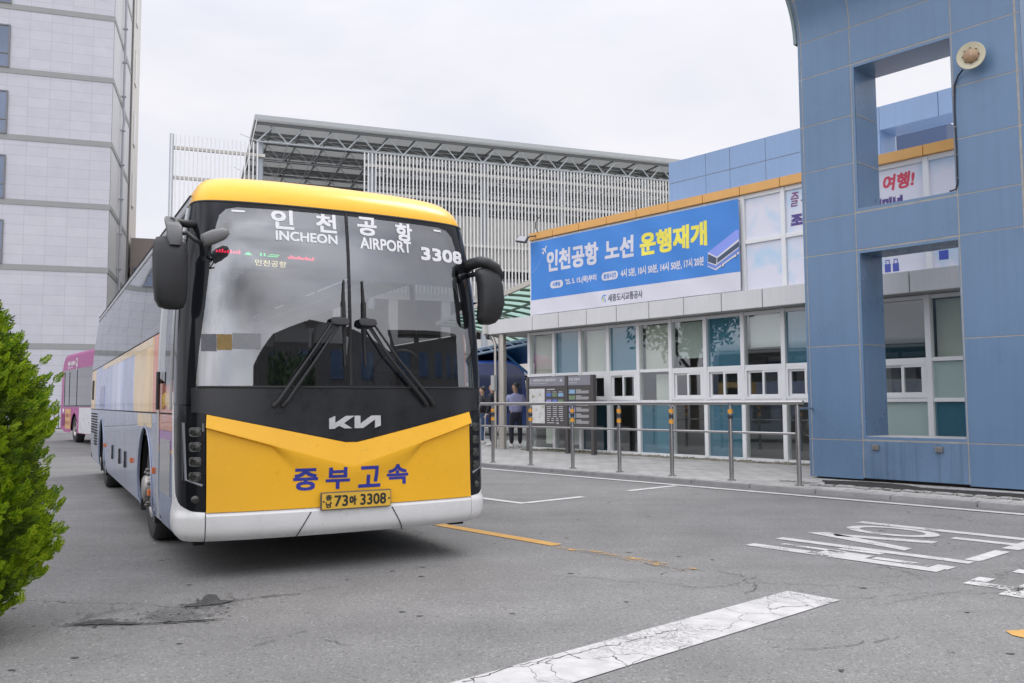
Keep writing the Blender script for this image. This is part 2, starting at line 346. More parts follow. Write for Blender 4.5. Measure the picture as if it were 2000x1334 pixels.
def bricks(name, c1, c2, mort, bw, bh, msize=0.006, axes='xy', offset=0.5, z0=0.0, var=0.05, rough=0.8, bump=0.3):
    if name in MATS: return MATS[name]
    m, nt, b = newmat(name); L = nt.links.new; tc = _n(nt, 'ShaderNodeTexCoord'); s = _n(nt, 'ShaderNodeSeparateXYZ'); L(tc.outputs['Object'], s.inputs[0])
    c = _n(nt, 'ShaderNodeCombineXYZ'); L(s.outputs['xyz'.index(axes[0])], c.inputs[0])
    ad = _n(nt, 'ShaderNodeMath', operation='SUBTRACT'); L(s.outputs['xyz'.index(axes[1])], ad.inputs[0]); ad.inputs[1].default_value = z0; L(ad.outputs[0], c.inputs[1])
    br = _n(nt, 'ShaderNodeTexBrick', Scale=1.0); br.offset = offset; br.inputs['Brick Width'].default_value = bw; br.inputs['Row Height'].default_value = bh
    br.inputs['Mortar Size'].default_value = msize; br.inputs['Mortar Smooth'].default_value = 0.1; br.inputs['Bias'].default_value = 0
    br.inputs['Color1'].default_value = (*c1, 1); br.inputs['Color2'].default_value = (*c2, 1); br.inputs['Mortar'].default_value = (*mort, 1); L(c.outputs[0], br.inputs['Vector'])
    n = _n(nt, 'ShaderNodeTexNoise', Scale=1.4, Detail=7.0, Roughness=0.65); L(tc.outputs['Object'], n.inputs['Vector'])
    mr = _n(nt, 'ShaderNodeMapRange'); mr.inputs[1].default_value = .3; mr.inputs[2].default_value = .7; mr.inputs[3].default_value = 1-var; mr.inputs[4].default_value = 1+var; L(n.outputs[0], mr.inputs[0])
    sc_ = _n(nt, 'ShaderNodeVectorMath', operation='SCALE'); L(br.outputs['Color'], sc_.inputs[0]); L(mr.outputs[0], sc_.inputs['Scale']); L(sc_.outputs[0], b.inputs['Base Color'])
    b.inputs['Roughness'].default_value = rough
    if bump:
        iv = _n(nt, 'ShaderNodeMath', operation='SUBTRACT'); iv.inputs[0].default_value = 1.0; L(br.outputs['Fac'], iv.inputs[1])
        bp = _n(nt, 'ShaderNodeBump', Strength=bump, Distance=0.006); L(iv.outputs[0], bp.inputs['Height']); L(bp.outputs[0], b.inputs['Normal'])
    MATS[name] = m; return m

# ================================================================== ground, sidewalk, markings
g = MB(); g.quad((-500,-300,0), (500,-300,0), (500,900,0), (-500,900,0))
solo('ground', g, asphalt(), 'grey worn asphalt of the bus yard', None, kind='structure')
pav = bricks('pavers', (0.40,0.39,0.37), (0.32,0.315,0.30), (0.16,0.155,0.14), 0.42, 0.21, 0.011, 'xy', var=0.12)
s = MB(); s.box(-42, 40, 10.62, 17.5, -0.05, 0.15)
solo('sidewalk', s, pav, 'grey block paving in front of the terminal', None, GND, term=True, kind='structure')
kerb = pm('kerb_stone', (0.30,0.295,0.29), 0.85, var=0.14, vs=4, bump=0.3, dirt=0.3)
k = MB()
for i in range(82):
    k.box(-42+i*1.0+0.004, -41+i*1.0-0.004, 10.47, 10.618, -0.04, 0.148)
solo('kerb', k, kerb, 'grey kerb stones along the pavement edge', None, GND, term=True, kind='structure', bevel=0.012)
gut = MB(); gut.box(-40, 38, 11.06, 11.2, -0.02, 0.004)
solo('gutter', gut, pm('gutter_mat', (0.15,0.145,0.14), 0.9, var=0.15, vs=3, bump=0.3), 'stained gutter strip along the kerb', None, GND, kind='structure')
white = paint('road_white', (0.50,0.495,0.48), 0.16); whitew = paint('road_white_worn', (0.50,0.49,0.475), 0.35, scale=2.5)
whitec = paint('road_white_cracked', (0.46,0.45,0.44), 0.17, crack=1.0, scale=1.1)
yel = paint('road_yellow', (0.50,0.28,0.07), 0.24); yelw = paint('road_yellow_worn', (0.48,0.28,0.08), 0.56, scale=4)
def mark(name, polys, mat, label, z=0.005):
    m = MB()
    for p in polys: m.add([(a, c, z) for a, c in p], [tuple(range(len(p)))])
    return solo(name, m, mat, label, None, GND, kind='structure')
def rect(a, c, d, e): return [(a,d),(c,d),(c,e),(a,e)]
mark('lane_edge_line', [rect(-40, 38, 10.78, 10.92)], paint('road_white_edge', (0.48,0.47,0.45), 0.14), 'white edge line along the kerb', 0.008)
mark('stop_line', [[(-3.30,5.36),(-3.28,1.0),(-2.90,1.0),(-2.92,5.37)]], whitec, 'wide cracked white stop line')
mark('yellow_line', [rect(-14, -5.75, 5.46, 5.60)], yel, 'yellow lane line beside the coach')
mark('yellow_line', [rect(-5.75, -4.2, 5.42, 5.56)], yelw, 'worn end of the yellow lane line')
mark('yellow_line', [[(-1.92,5.34),(-1.86,5.44),(-1.7,5.46),(4,5.46),(4,5.24),(-1.7,5.24),(-1.86,5.27)]], yel, 'yellow lane line at the right')
mark('bay_line', [rect(-9.6,-8.38,7.42,7.54), rect(-8.48,-8.36,7.54,8.6)], white, 'white corner line of a bus bay')
mark('bay_line', [rect(-8.58,-8.46,9.65,10.76)], white, 'white end line of a bus bay')
def ring(cx, cy, rx, ry, wd, a0, a1, n=22):
    ps = []
    for i in range(n):
        t0 = a0+(a1-a0)*i/n; t1 = a0+(a1-a0)*(i+1)/n
        o = lambda t, k: (cx+(rx-k)*math.cos(t), cy+(ry-k*0.8)*math.sin(t))
        ps.append([o(t0,0), o(t1,0), o(t1,wd), o(t0,wd)])
    return ps
let = [rect(-4.62,-2.2,8.87,9.02)] + ring(-4.08,8.55,0.45,0.30,0.13,R(-150),R(205)) + [
    [(-4.40,7.97),(-3.50,8.24),(-3.48,8.08),(-4.30,7.86)], [(-4.60,7.86),(-4.48,8.03),(-3.49,7.68),(-3.49,7.53)],
    rect(-4.60,-2.87,7.29,7.42), rect(-4.59,-2.90,6.77,6.92), rect(-3.95,-3.54,6.92,7.09), rect(-3.02,-2.88,6.92,7.09),
    rect(-3.50,-2.3,8.49,8.62), rect(-2.97,-2.83,8.26,8.49), rect(-2.97,-2.83,8.62,8.86)]
mark('road_lettering', let, paint('road_white_text', (0.46,0.455,0.44), 0.28, scale=3), 'white lettering painted on the road')
let2 = [rect(-3.92,-3.54,7.18,7.28), rect(-3.5,-3.04,6.95,7.05), rect(-2.97,-2.85,7.46,8.12), rect(-2.60,-2.24,6.49,6.63), rect(-2.61,-2.5,6.65,6.82), rect(-2.52,-1.2,7.18,7.34), rect(-2.3,-2.15,6.3,7.0), rect(-2.1,-0.9,6.45,6.6), rect(-4.4,-3.8,7.04,7.12)]
mark('road_lettering', let2, whitew, 'worn strokes of the white road lettering')
# pothole: broken surface course with loose dark edges, scattered fragments round it
def blob(pts, jit, sub=6, seed=1):
    rnd = random.Random(seed); o = []
    for i in range(len(pts)):
        a, c = Vector(pts[i]), Vector(pts[(i+1) % len(pts)])
        for j in range(sub):
            p = a.lerp(c, j/sub); o.append((p.x+rnd.uniform(-jit,jit), p.y+rnd.uniform(-jit,jit)*0.6))
    return o
tar = pm('broken_asphalt', (0.055,0.054,0.053), 0.95, var=0.6, vs=30, bump=1.0, bs=60)
def worn(name, col, thr):
    m, nt, b = newmat(name); L = nt.links.new; tc = _n(nt, 'ShaderNodeTexCoord')
    n1 = _n(nt, 'ShaderNodeTexNoise', Scale=3.2, Detail=8.0, Roughness=0.7); L(tc.outputs['Object'], n1.inputs['Vector'])
    r = _n(nt, 'ShaderNodeMapRange'); r.inputs[1].default_value = thr; r.inputs[2].default_value = thr+0.16; r.inputs[4].default_value = 0.85; L(n1.outputs[0], r.inputs[0])
    n2 = _n(nt, 'ShaderNodeTexNoise', Scale=70.0, Detail=3.0); L(tc.outputs['Object'], n2.inputs['Vector'])
    mr = _n(nt, 'ShaderNodeMapRange'); mr.inputs[1].default_value = .3; mr.inputs[2].default_value = .7; mr.inputs[3].default_value = .6; mr.inputs[4].default_value = 1.4; L(n2.outputs[0], mr.inputs[0])
    sc_ = _n(nt, 'ShaderNodeVectorMath', operation='SCALE'); sc_.inputs[0].default_value = col; L(mr.outputs[0], sc_.inputs['Scale']); L(sc_.outputs[0], b.inputs['Base Color']); b.inputs['Roughness'].default_value = 0.92
    bp = _n(nt, 'ShaderNodeBump', Strength=0.8, Distance=0.008); L(n2.outputs[0], bp.inputs['Height']); L(bp.outputs[0], b.inputs['Normal'])
    tr = _n(nt, 'ShaderNodeBsdfTransparent'); mx = _n(nt, 'ShaderNodeMixShader'); L(r.outputs[0], mx.inputs[0]); L(tr.outputs[0], mx.inputs[1]); L(b.outputs[0], mx.inputs[2]); L(mx.outputs[0], nt.nodes['Material Output'].inputs[0]); return m
pot = MB(); pot.add([(x, y, 0.004) for x, y in blob([(-2.66,5.16),(-2.2,5.19),(-1.9,5.32),(-1.78,5.72),(-1.95,6.04),(-2.3,5.82),(-2.65,5.45)], 0.03, 6, 3)], [tuple(range(42))])
solo('pothole', pot, worn('scuffed_asphalt', (0.135,0.134,0.132), 0.47), 'shallow scuffed patch in the asphalt', None, kind='structure')
pot = MB(); rnd = random.Random(31)
for pts, sd in [([(-2.63,5.175),(-2.45,5.20),(-2.25,5.195),(-2.18,5.215),(-2.27,5.245),(-2.36,5.25),(-2.42,5.30),(-2.52,5.31)], 5), ([(-2.13,5.62),(-1.99,5.66),(-1.90,5.70),(-1.845,5.80),(-1.95,5.80),(-2.02,5.98),(-2.10,5.99),(-2.06,5.78)], 8), ([(-2.2,5.20),(-1.9,5.255),(-1.70,5.33),(-1.9,5.268),(-2.1,5.222)], 9), ([(-1.845,5.80),(-1.7,5.90),(-1.45,6.0),(-1.7,5.915)], 10)]:
    q = blob(pts, 0.013, 6, sd); pot.add([(x, y, 0.008) for x, y in q], [tuple(range(len(q)))])
for i in range(150):
    c = rnd.choice([(-2.4,5.24,.20,.05), (-1.98,5.75,.10,.12), (-2.1,5.4,.3,.15)]); x, y = rnd.gauss(c[0], c[2]), rnd.gauss(c[1], c[3]); r_ = rnd.uniform(.004,.016)
    k_ = len(pot.v); pot.add([(x+r_*rnd.uniform(.5,1.3)*math.cos(t_), y+r_*rnd.uniform(.4,1)*math.sin(t_), 0.007) for t_ in (0,1.2,2.4,3.6,4.9)], [(0,1,2,3,4)])
solo('pothole', pot, tar, 'dark crumbled edges of the pothole', None, kind='structure')
CRACKS = [[(1.11, 6.61), (1.34, 6.79), (1.56, 6.7), (1.71, 6.52), (1.81, 6.35)], [(1.18, 6.16), (1.43, 6.15), (1.68, 6.34), (1.8, 6.48)], [(1.67, 6.3), (1.82, 6.26), (2.03, 6.22), (2.49, 6.11)], [(1.73, 6.27), (1.66, 6.02), (1.57, 5.94)], [(1.61, 4.63), (1.79, 4.68), (2.01, 4.78), (2.14, 4.89)], [(1.37, 4.66), (1.6, 4.61)], [(-1.41, 4.71), (-1.27, 4.91), (-1.18, 5.03)], [(-1.03, 4.85), (-0.86, 4.73)], [(2.14, 5.74), (2.75, 5.91), (3.42, 5.92)], [(0.96, 5.03), (0.54, 4.7), (-0.01, 4.34), (-0.24, 4.11)], [(0.53, 7.7), (1.13, 6.96), (1.36, 6.77)]]
cm = pm('crack_dark', (0.055,0.053,0.05), 0.95, var=0.5, vs=30); rnd = random.Random(77)
for ci, pts in enumerate(CRACKS):
    m = MB(); q = []
    for (ax, ay), (bx, by) in zip(pts[:-1], pts[1:]):
        n_ = max(3, int(math.hypot(bx-ax, by-ay)/0.035))
        for i in range(n_): t_ = i/n_; q.append((ax+(bx-ax)*t_+rnd.gauss(0,.012), ay+(by-ay)*t_+rnd.gauss(0,.012)))
    q.append(pts[-1])
    for i in range(len(q)-1):
        if rnd.random() < 0.14: continue
        d = Vector((q[i+1][0]-q[i][0], q[i+1][1]-q[i][1], 0)); n1_ = Vector((-d.y, d.x, 0)).normalized(); w0, w1 = rnd.uniform(.0012,.0042), rnd.uniform(.0012,.0042); a_, c_ = Vector((*q[i], .0065)), Vector((*q[i+1], .0065))
        m.add([a_-n1_*w0, c_-n1_*w1, c_+n1_*w1, a_+n1_*w0], [(0,1,2,3)])
    solo('road_crack', m, cm, 'thin crack running through the asphalt', None, kind='structure')
spots = MB(); rnd = random.Random(12)
for i in range(110):
    x, y = rnd.uniform(-4, 5), rnd.uniform(4.2, 11); rr_ = rnd.uniform(0.004, 0.017); n = 7; a0 = rnd.random()*6
    spots.add([(x+rr_*rnd.uniform(.6,1.3)*1.6*math.cos(a0+j*2*math.pi/n), y+rr_*rnd.uniform(.6,1.2)*math.sin(a0+j*2*math.pi/n), 0.0035) for j in range(n)], [tuple(range(n))])
solo('road_stains', spots, pm('oil_spot', (0.06,0.06,0.06), 0.8, var=0.2), 'small dark oil spots on the asphalt', None, kind='structure')

# ================================================================== white tiled tower at the left
tile = bricks('tower_tile', (0.535,0.535,0.565), (0.50,0.50,0.535), (0.40,0.40,0.43), 1.0, 0.517, 0.011, 'xz', 0.0, z0=8.53, var=0.05, rough=0.42, bump=0.15)
tile2 = bricks('tower_tile_side', (0.57,0.57,0.57), (0.55,0.55,0.56), (0.30,0.30,0.31), 1.0, 3.38, 0.016, 'yz', 0.0, z0=8.53, var=0.05, rough=0.5, bump=0.1)
band = pm('tower_band', (0.295,0.30,0.29), 0.6, var=0.05)
TW = 49.414; TX = -6.2
t = thing('tower_block', 'tall white tiled tower with grey bands rising at the left edge', 'building', TOW, (TX, TW, 0))
m = MB(); m.box(-60, TX, TW, TW+8.0, -0.2, 34); part('tiled_wall', m, tile, t)
m = MB(); m.quad((TX+0.012,TW+0.0,0), (TX+0.012,TW+8.0,0), (TX+0.012,TW+8.0,34), (TX+0.012,TW,34)); part('side_wall', m, tile2, t)
zt = [4.49, 8.53, 11.91, 15.29, 18.79, 22.2, 25.6, 29.0, 32.4]
for z in zt:
    m = MB(); m.box(-60, TX+0.04, TW-0.03, TW, z-0.285, z); m.box(TX, TX+0.04, TW, TW+8.0, z-0.285, z); part('band', m, band, t)
frame_m = pm('window_frame_grey', (0.17,0.17,0.18), 0.5); wg = pm('tower_glass', (0.03,0.075,0.16), 0.06, spec=0.9, var=0.4, vs=0.35, rvar=0.02, coat=0.6)
for ci in range(9):
    for z in zt[1:8]:
        x1 = -11.18-ci*4.6
        if ci > 0 and z > 27: continue
        f = MB(); x0 = x1-1.75
        f.box(x0-0.07, x1+0.07, TW-0.075, TW-0.035, z+0.0, z+0.07); f.box(x0-0.07, x1+0.07, TW-0.075, TW-0.035, z+2.2, z+2.27)
        f.box(x0-0.07, x0, TW-0.075, TW-0.035, z+0.07, z+2.2); f.box(x1, x1+0.07, TW-0.075, TW-0.035, z+0.07, z+2.2)
        f.box(x0, x1, TW-0.07, TW-0.035, z+0.72, z+0.78); f.box((x0+x1)/2-0.03, (x0+x1)/2+0.03, TW-0.068, TW-0.035, z+0.78, z+2.2)
        fo = part('window', f, frame_m, t)
        q = MB(); q.box(x0, x1, TW-0.034, TW-0.015, z+0.07, z+2.2); part('pane', q, wg, fo)
m = MB(); m.tube([(TX+0.16, TW+3.55, 0), (TX+0.16, TW+3.55, 17.0)], 0.07); m.tube([(TX+0.16, TW+3.55, 17.02), (TX+0.2, TW+3.62, 17.6), (TX+0.16, TW+3.55, 18.2), (TX+0.16, TW+3.55, 34)], 0.07)
for z in range(3, 34, 2): m.box(TX+0.04, TX+0.28, TW+3.44, TW+3.66, z, z+0.06)
part('downpipe', m, pm('pipe_grey', (0.40,0.41,0.44), 0.5), t, smooth=40)
m = MB(); m.box(-22, TX+0.1, TW+8.02, TW+8.35, -0.2, 34); part('expansion_joint', m, pm('joint_dark', (0.20,0.19,0.18), 0.8), t)
t = thing('rear_wing', 'beige rendered wing behind the white tower and its dark joint', 'building', TOW, (TX, TW+8.4, 0))
m = MB(); m.box(-30, TX+0.05, TW+8.4, TW+12.8, -0.2, 40); part('wall', m, pm('beige_render', (0.60,0.575,0.54), 0.75, var=0.05), t)
for z in range(6, 38, 4):
    m = MB(); m.box(TX+0.05, TX+0.12, TW+9.6, TW+10.5, z, z+2.2); part('window', m, pm('pale_shutter', (0.66,0.645,0.62), 0.5), t)
t = thing('link_building', 'low brown link block between the tower and the louvred building', 'building', TOW, (TX, TW+8.4, 0))
m = MB(); m.box(TX+0.2, 3.6, TW+8.6, TW+16, -0.2, 11.75); part('wall', m, pm('brown_panel', (0.25,0.21,0.185), 0.6, var=0.06, vs=0.8), t)
for i in range(4):
    f = MB(); x0 = TX+0.35+i*2.3
    f.box(x0, x0+1.7, TW+8.52, TW+8.6, 7.4, 9.9); fo = part('window', f, frame_m, t)
    q = MB(); q.box(x0+0.08, x0+1.62, TW+8.5, TW+8.52, 7.48, 9.82); part('pane', q, wg, fo)
# black railing at the tower foot
t = thing('metal_fence', 'low black metal fence at the foot of the white tower', 'fence', TOW, (-9, TW-3.0, 0))
m = MB()
for zz in (0.15, 1.25): m.box(-22, TX, TW-3.02, TW-2.98, zz, zz+0.05)
part('rail', m, pm('black_metal', (0.03,0.03,0.03), 0.5), t)
m = MB()
for i in range(80): m.box(-22+i*0.2, -21.97+i*0.2, TW-3.015, TW-2.985, 0.2, 1.25)
part('bars', m, MATS['black_metal'], t)
k = MB(); k.box(-60, TX+3, TW-4.2, TW-0.1, -0.05, 0.13); solo('tower_footway', k, pm('concrete_light', (0.40,0.395,0.385), 0.9, var=0.1, bump=0.2), 'pale concrete footway along the tower', None, TOW, (0,0,0), kind='structure')

# ================================================================== louvred parking building with space frame roof
LW = 45.9
fin = pm('white_fin', (0.74,0.735,0.71), 0.5, var=0.03); rail_m = pm('cream_rail', (0.60,0.58,0.52), 0.6, var=0.04); col_m = pm('grey_steel', (0.40,0.43,0.46), 0.45, var=0.05)
soff = pm('roof_underside', (0.52,0.53,0.51), 0.7, var=0.05); beam = pm('roof_beam', (0.22,0.225,0.225), 0.6, var=0.08); trus = pm('truss_white', (0.44,0.47,0.48), 0.5)
t = thing('louvred_building', 'big louvred parking building with a steel space frame roof behind the coach', 'building', LOUV, (3, LW, 0))
m = MB(); m.quad((2.9,LW-0.35,16.05),(42,LW-0.35,16.05),(42,LW+46,16.05),(2.9,LW+46,16.05)); ntr = soff.node_tree; bs_ = ntr.nodes['Principled BSDF']; tl_ = _n(ntr, 'ShaderNodeBsdfTranslucent', Color=(0.09,0.092,0.088,1)); as_ = _n(ntr, 'ShaderNodeAddShader'); ntr.links.new(bs_.outputs[0], as_.inputs[0]); ntr.links.new(tl_.outputs[0], as_.inputs[1]); ntr.links.new(as_.outputs[0], ntr.nodes['Material Output'].inputs[0])   # daylight comes through the pale roofing sheets
part('roof', m, soff, t)
m = MB(); m.box(2.85, 42, LW-0.42, LW-0.35, 16.06, 16.30); m.box(2.78, 2.86, LW-0.42, LW+46, 16.0, 16.30); part('roof_edge', m, pm('edge_grey', (0.42,0.44,0.43), 0.6), t)
m = MB()
for j in range(26):
    y = LW+1.75*j; 
    m.box(2.9, 42, y-0.045, y+0.045, 15.90, 16.05)
    if j % 2 == 1: m.box(2.9, 42, y+0.62, y+0.70, 15.86, 16.05)
for i in range(26):
    x = 3.7+1.55*i; m.box(x-0.03, x+0.03, LW+0.06, LW+46, 15.97, 16.05)
part('purlins', m, beam, t)
m = MB()
for row, y in enumerate([LW+0.0, LW+3.5, LW+7.0, LW+10.5, LW+14, LW+17.5, LW+21, LW+26, LW+32]):
    r_ = 0.05 if row == 0 else 0.03
    m.tube([(2.9, y, 15.0), (42, y, 15.0)], r_, 5)
    for i in range(25):
        x = 2.95+1.55*i
        m.tube([(x, y, 15.0), (x+0.775, y, 15.85)], r_*0.8, 5, False); m.tube([(x+0.775, y, 15.85), (x+1.55, y, 15.0)], r_*0.8, 5, False)
        if row < 7:
            m.tube([(x, y, 15.0), (x+0.775, y+1.75, 15.85)], 0.02, 4, False); m.tube([(x, y, 15.0), (x-0.775, y+1.75, 15.85)], 0.02, 4, False)
            m.tube([(x, y, 15.0), (x, y+3.5, 15.0)], 0.02, 4, False)
part('space_frame', m, trus, t, smooth=60)
for row in range(4):
    for i in range(14):
        x = 3.4+1.55*i; y = LW+2.6+row*3.5
        m = MB(); m.lathe([(0.0, 0), (0.11, 0.0), (0.11, 0.12), (0.0, 0.12)], 8, Matrix.Translation((x, y, 15.72)))
        part('ceiling_lamp', m, pm('dark_fitting', (0.03,0.03,0.03), 0.5), t)
for x in (3.1, 9.05, 15.5, 20.4, 26.0, 32):
    m = MB(); m.tube([(x, LW+0.35, 0), (x, LW+0.35, 15.0)], 0.19, 12); part('column', m, col_m, t, smooth=40)
for x0, x1, zb in ((-1.2, 3.35, 0.2), (8.55, 42, 7.3)):
    m = MB(); n = int((x1-x0)/0.208)
    for i in range(n):
        x = x0+0.208*i; m.box(x-0.033, x+0.033, LW-0.11, LW-0.02, zb, 14.92)
    part('fin_screen', m, fin, t)
    for z in (14.28, 12.75, 10.2, 8.9):
        m = MB(); m.box(x0, x1, LW-0.0, LW+0.14, z-0.08, z+0.08); part('screen_rail', m, rail_m, t)
m = MB(); m.box(-1.3, -1.1, LW-0.1, LW+0.3, 0, 14.95); part('end_post', m, col_m, t)
m = MB(); m.box(12.2, 42, LW+0.3, LW+0.45, 9.05, 11.9); part('spandrel_wall', m, pm('cream_panel', (0.52,0.505,0.46), 0.7, var=0.04), t)
m = MB(); m.box(3.6, 42, LW+0.45, LW+44, 11.7, 11.9); m.box(3.6, 42, LW+0.45, LW+44, 8.2, 8.45); part('deck', m, pm('deck_concrete', (0.28,0.28,0.275), 0.85), t)
m = MB(); m.box(3.6, 42, LW+0.2, LW+0.5, 7.0, 8.2); m.box(3.6, 42, LW+0.3, LW+0.6, 3.7, 4.9)
for x in range(4, 42, 3): m.box(x, x+0.5, LW+0.25, LW+0.55, 0, 7.0)
part('lower_frame', m, pm('white_concrete', (0.58,0.57,0.54), 0.7, var=0.06), t)
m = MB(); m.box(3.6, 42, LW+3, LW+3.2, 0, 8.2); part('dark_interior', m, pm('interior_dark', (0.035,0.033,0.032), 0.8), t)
m = MB(); m.box(3.4, 42, LW-3.0, LW-2.7, 0, 3.55); part('ramp_wall', m, pm('cream_wall', (0.66,0.62,0.55), 0.7, var=0.05), t)
# ================================================================== terminal building (numbers from image pixels, before scaling about the camera)
alu = pm('white_aluminium', (0.76,0.765,0.76), 0.38, var=0.03, spec=0.5)
slabm = pm('slab_panel', (0.60,0.60,0.59), 0.42, metal=0.0, var=0.05, vs=1.2, streak=0.05)
seam = pm('dark_seam', (0.07,0.07,0.07), 0.7)
orange = pm('orange_panel', (0.70,0.38,0.115), 0.4, var=0.05, vs=0.7, streak=0.06)
blue = pm('blue_panel', (0.125,0.205,0.318), 0.30, var=0.09, vs=0.45, spec=0.4, bump=0.18, bs=1.6, streak=0.07, dirt=0.06)
blue2 = pm('blue_panel_pale', (0.185,0.275,0.43), 0.36, var=0.06, vs=0.8, spec=0.6, streak=0.05)
sealant = pm('sealant', (0.30,0.285,0.26), 0.7, var=0.2, vs=6)
t = thing('bus_terminal', 'long low bus terminal with a strip of white framed glazing, grey slab and orange fascia', 'building', TERM, (-12, 14.5, 0.15), term=True)
TM = [-15.96+0.8905*k for k in range(22)]
m = MB(); m.box(-17.1, 4, 14.0, 20, 3.06, 3.37); part('slab_core', m, pm('soffit_grey', (0.36,0.36,0.36), 0.5), t)
m = MB(); xs = [-16.98]+[-15.25+0.905*k for k in range(22)]
for a, b_ in zip(xs[:-1], xs[1:]): m.box(a+0.008, b_-0.008, 13.9, 13.985, 3.045, 3.395)
m.box(-17.19, -17.11, 13.92, 20, 3.045, 3.395)
part('slab_fascia', m, slabm, t, bevel=0.006)
m = MB(); m.box(-16.9, 4, 13.97, 13.995, 3.07, 3.36); part('fascia_joints', m, seam, t)
# interior
room = pm('room_grey', (0.34,0.335,0.32), 0.8, var=0.15); 
m = MB(); m.box(-15.9, 4, 18.4, 18.6, 0.12, 3.05); m.box(-16.0, -15.94, 14.66, 18.6, 0.12, 3.05); m.box(-7.45, -7.35, 15.6, 18.4, 0.16, 3.05); part('inner_wall', m, room, t)
m = MB(); m.box(-15.9, 4, 14.6, 18.4, 0.10, 0.165); part('inner_floor', m, pm('room_floor', (0.36,0.35,0.335), 0.35), t)
m = MB(); m.box(-12.4, -7.5, 15.3, 15.8, 0.17, 1.15); part('counter', m, pm('counter', (0.10,0.09,0.085), 0.5), t)
# glazing
m = MB()
for x in TM: m.box(x-0.045, x+0.045, 14.42, 14.56, 0.17, 3.055)
part('mullions', m, alu, t, bevel=0.006)
for z0, z1 in ((0.155,0.215),(1.28,1.345),(1.945,2.01),(2.985,3.05)):
    m = MB()
    for k in range(21): m.box(TM[k]+0.046, TM[k+1]-0.046, 14.435, 14.55, z0, z1)
    part('transom', m, alu, t, bevel=0.005)
g_clear = glass('pane_clear', 2.2, (0.74,0.79,0.77)); g_teal = glass('pane_teal', 2.15, (0.24,0.46,0.55), film=(0.085,0.25,0.34), filmfac=0.5)
g_mint = glass('pane_mint', 1.9, (0.5,0.62,0.58), film=(0.42,0.54,0.50), filmfac=0.85); g_dk = glass('pane_dark_teal', 1.9, (0.10,0.20,0.23), film=(0.02,0.06,0.08), filmfac=0.5)
upper = ['c','t','c','t','c','c','t','c','t','c','d','c','t','c','t','c','t','c','t','c','t']
lower = ['c','c','d','c','t','c','t','c','c','c','m','t','c','m','t','c','m','c','t','c','c']
G = {'c': g_clear, 't': g_teal, 'm': g_mint, 'd': g_dk}
blind_c = pm('blind_cream', (0.70,0.69,0.60), 0.8, var=0.05); blind_g = pm('blind_grey', (0.58,0.62,0.57), 0.8, var=0.05)
rb_ = random.Random(4)
for k in range(21):
    a, b_ = TM[k]+0.047, TM[k+1]-0.047
    m = MB(); m.quad((a,14.49,2.011), (b_,14.49,2.011), (b_,14.49,2.984), (a,14.49,2.984)); part('upper_pane', m, G[upper[k]], t)
    m = MB(); m.quad((a,14.49,0.216), (b_,14.49,0.216), (b_,14.49,1.279), (a,14.49,1.279)); part('lower_pane', m, G[lower[k]], t)
    # roller blinds: own drop in each bay
    drop = {0:2.02,1:2.05,2:2.02,3:2.02,4:2.02,5:2.22,6:2.25,7:2.36,8:2.3,9:2.4,10:2.4,11:2.02}.get(k, rb_.uniform(2.0,2.5))
    m = MB(); m.box(a+0.02, b_-0.02, 14.62, 14.625, drop, 2.97); m.tube([(a+0.02,14.6225,drop),(b_-0.02,14.6225,drop)], 0.012, 6)
    part('blind', m, blind_c if k in (0,2,4,11) else blind_g, t)
    if k in (4, 0, 1):
        m = MB(); m.box(a+0.02+(0.25 if k else 0.3), b_-0.05, 14.66, 14.67, 0.3, 1.9); part('curtain', m, blind_c if k != 1 else blind_g, t)
    if k in (2, 3, 5, 6, 7, 8, 10, 13, 16):               # sliding service window
        f = MB(); z0, z1 = 1.346, 1.944
        f.box(a, b_, 14.425, 14.52, z0, z0+0.045); f.box(a, b_, 14.425, 14.52, z1-0.045, z1); f.box(a, a+0.04, 14.425, 14.52, z0+0.045, z1-0.045); f.box(b_-0.04, b_, 14.425, 14.52, z0+0.045, z1-0.045)
        fo = part('service_window', f, alu, t, bevel=0.004)
        mid = (a+b_)/2
        for (p, q, y) in ((a+0.04, mid+0.02, 14.475), (mid-0.02, b_-0.04, 14.435)):
            s = MB(); s.box(p, q, y, y+0.03, z0+0.045, z0+0.095); s.box(p, q, y, y+0.03, z1-0.085, z1-0.045); s.box(p, p+0.045, y, y+0.03, z0+0.095, z1-0.085); s.box(q-0.045, q, y, y+0.03, z0+0.095, z1-0.085)
            s.cur = 1; s.quad((p+0.046,y+0.015,z0+0.096), (q-0.046,y+0.015,z0+0.096), (q-0.046,y+0.015,z1-0.086), (p+0.046,y+0.015,z1-0.086))
            part('sash', s, [alu, g_clear], fo)
    else:
        m = MB(); m.quad((a,14.49,1.346), (b_,14.49,1.346), (b_,14.49,1.944), (a,14.49,1.944)); part('middle_pane', m, g_mint if k in (11,12) else g_clear, t)
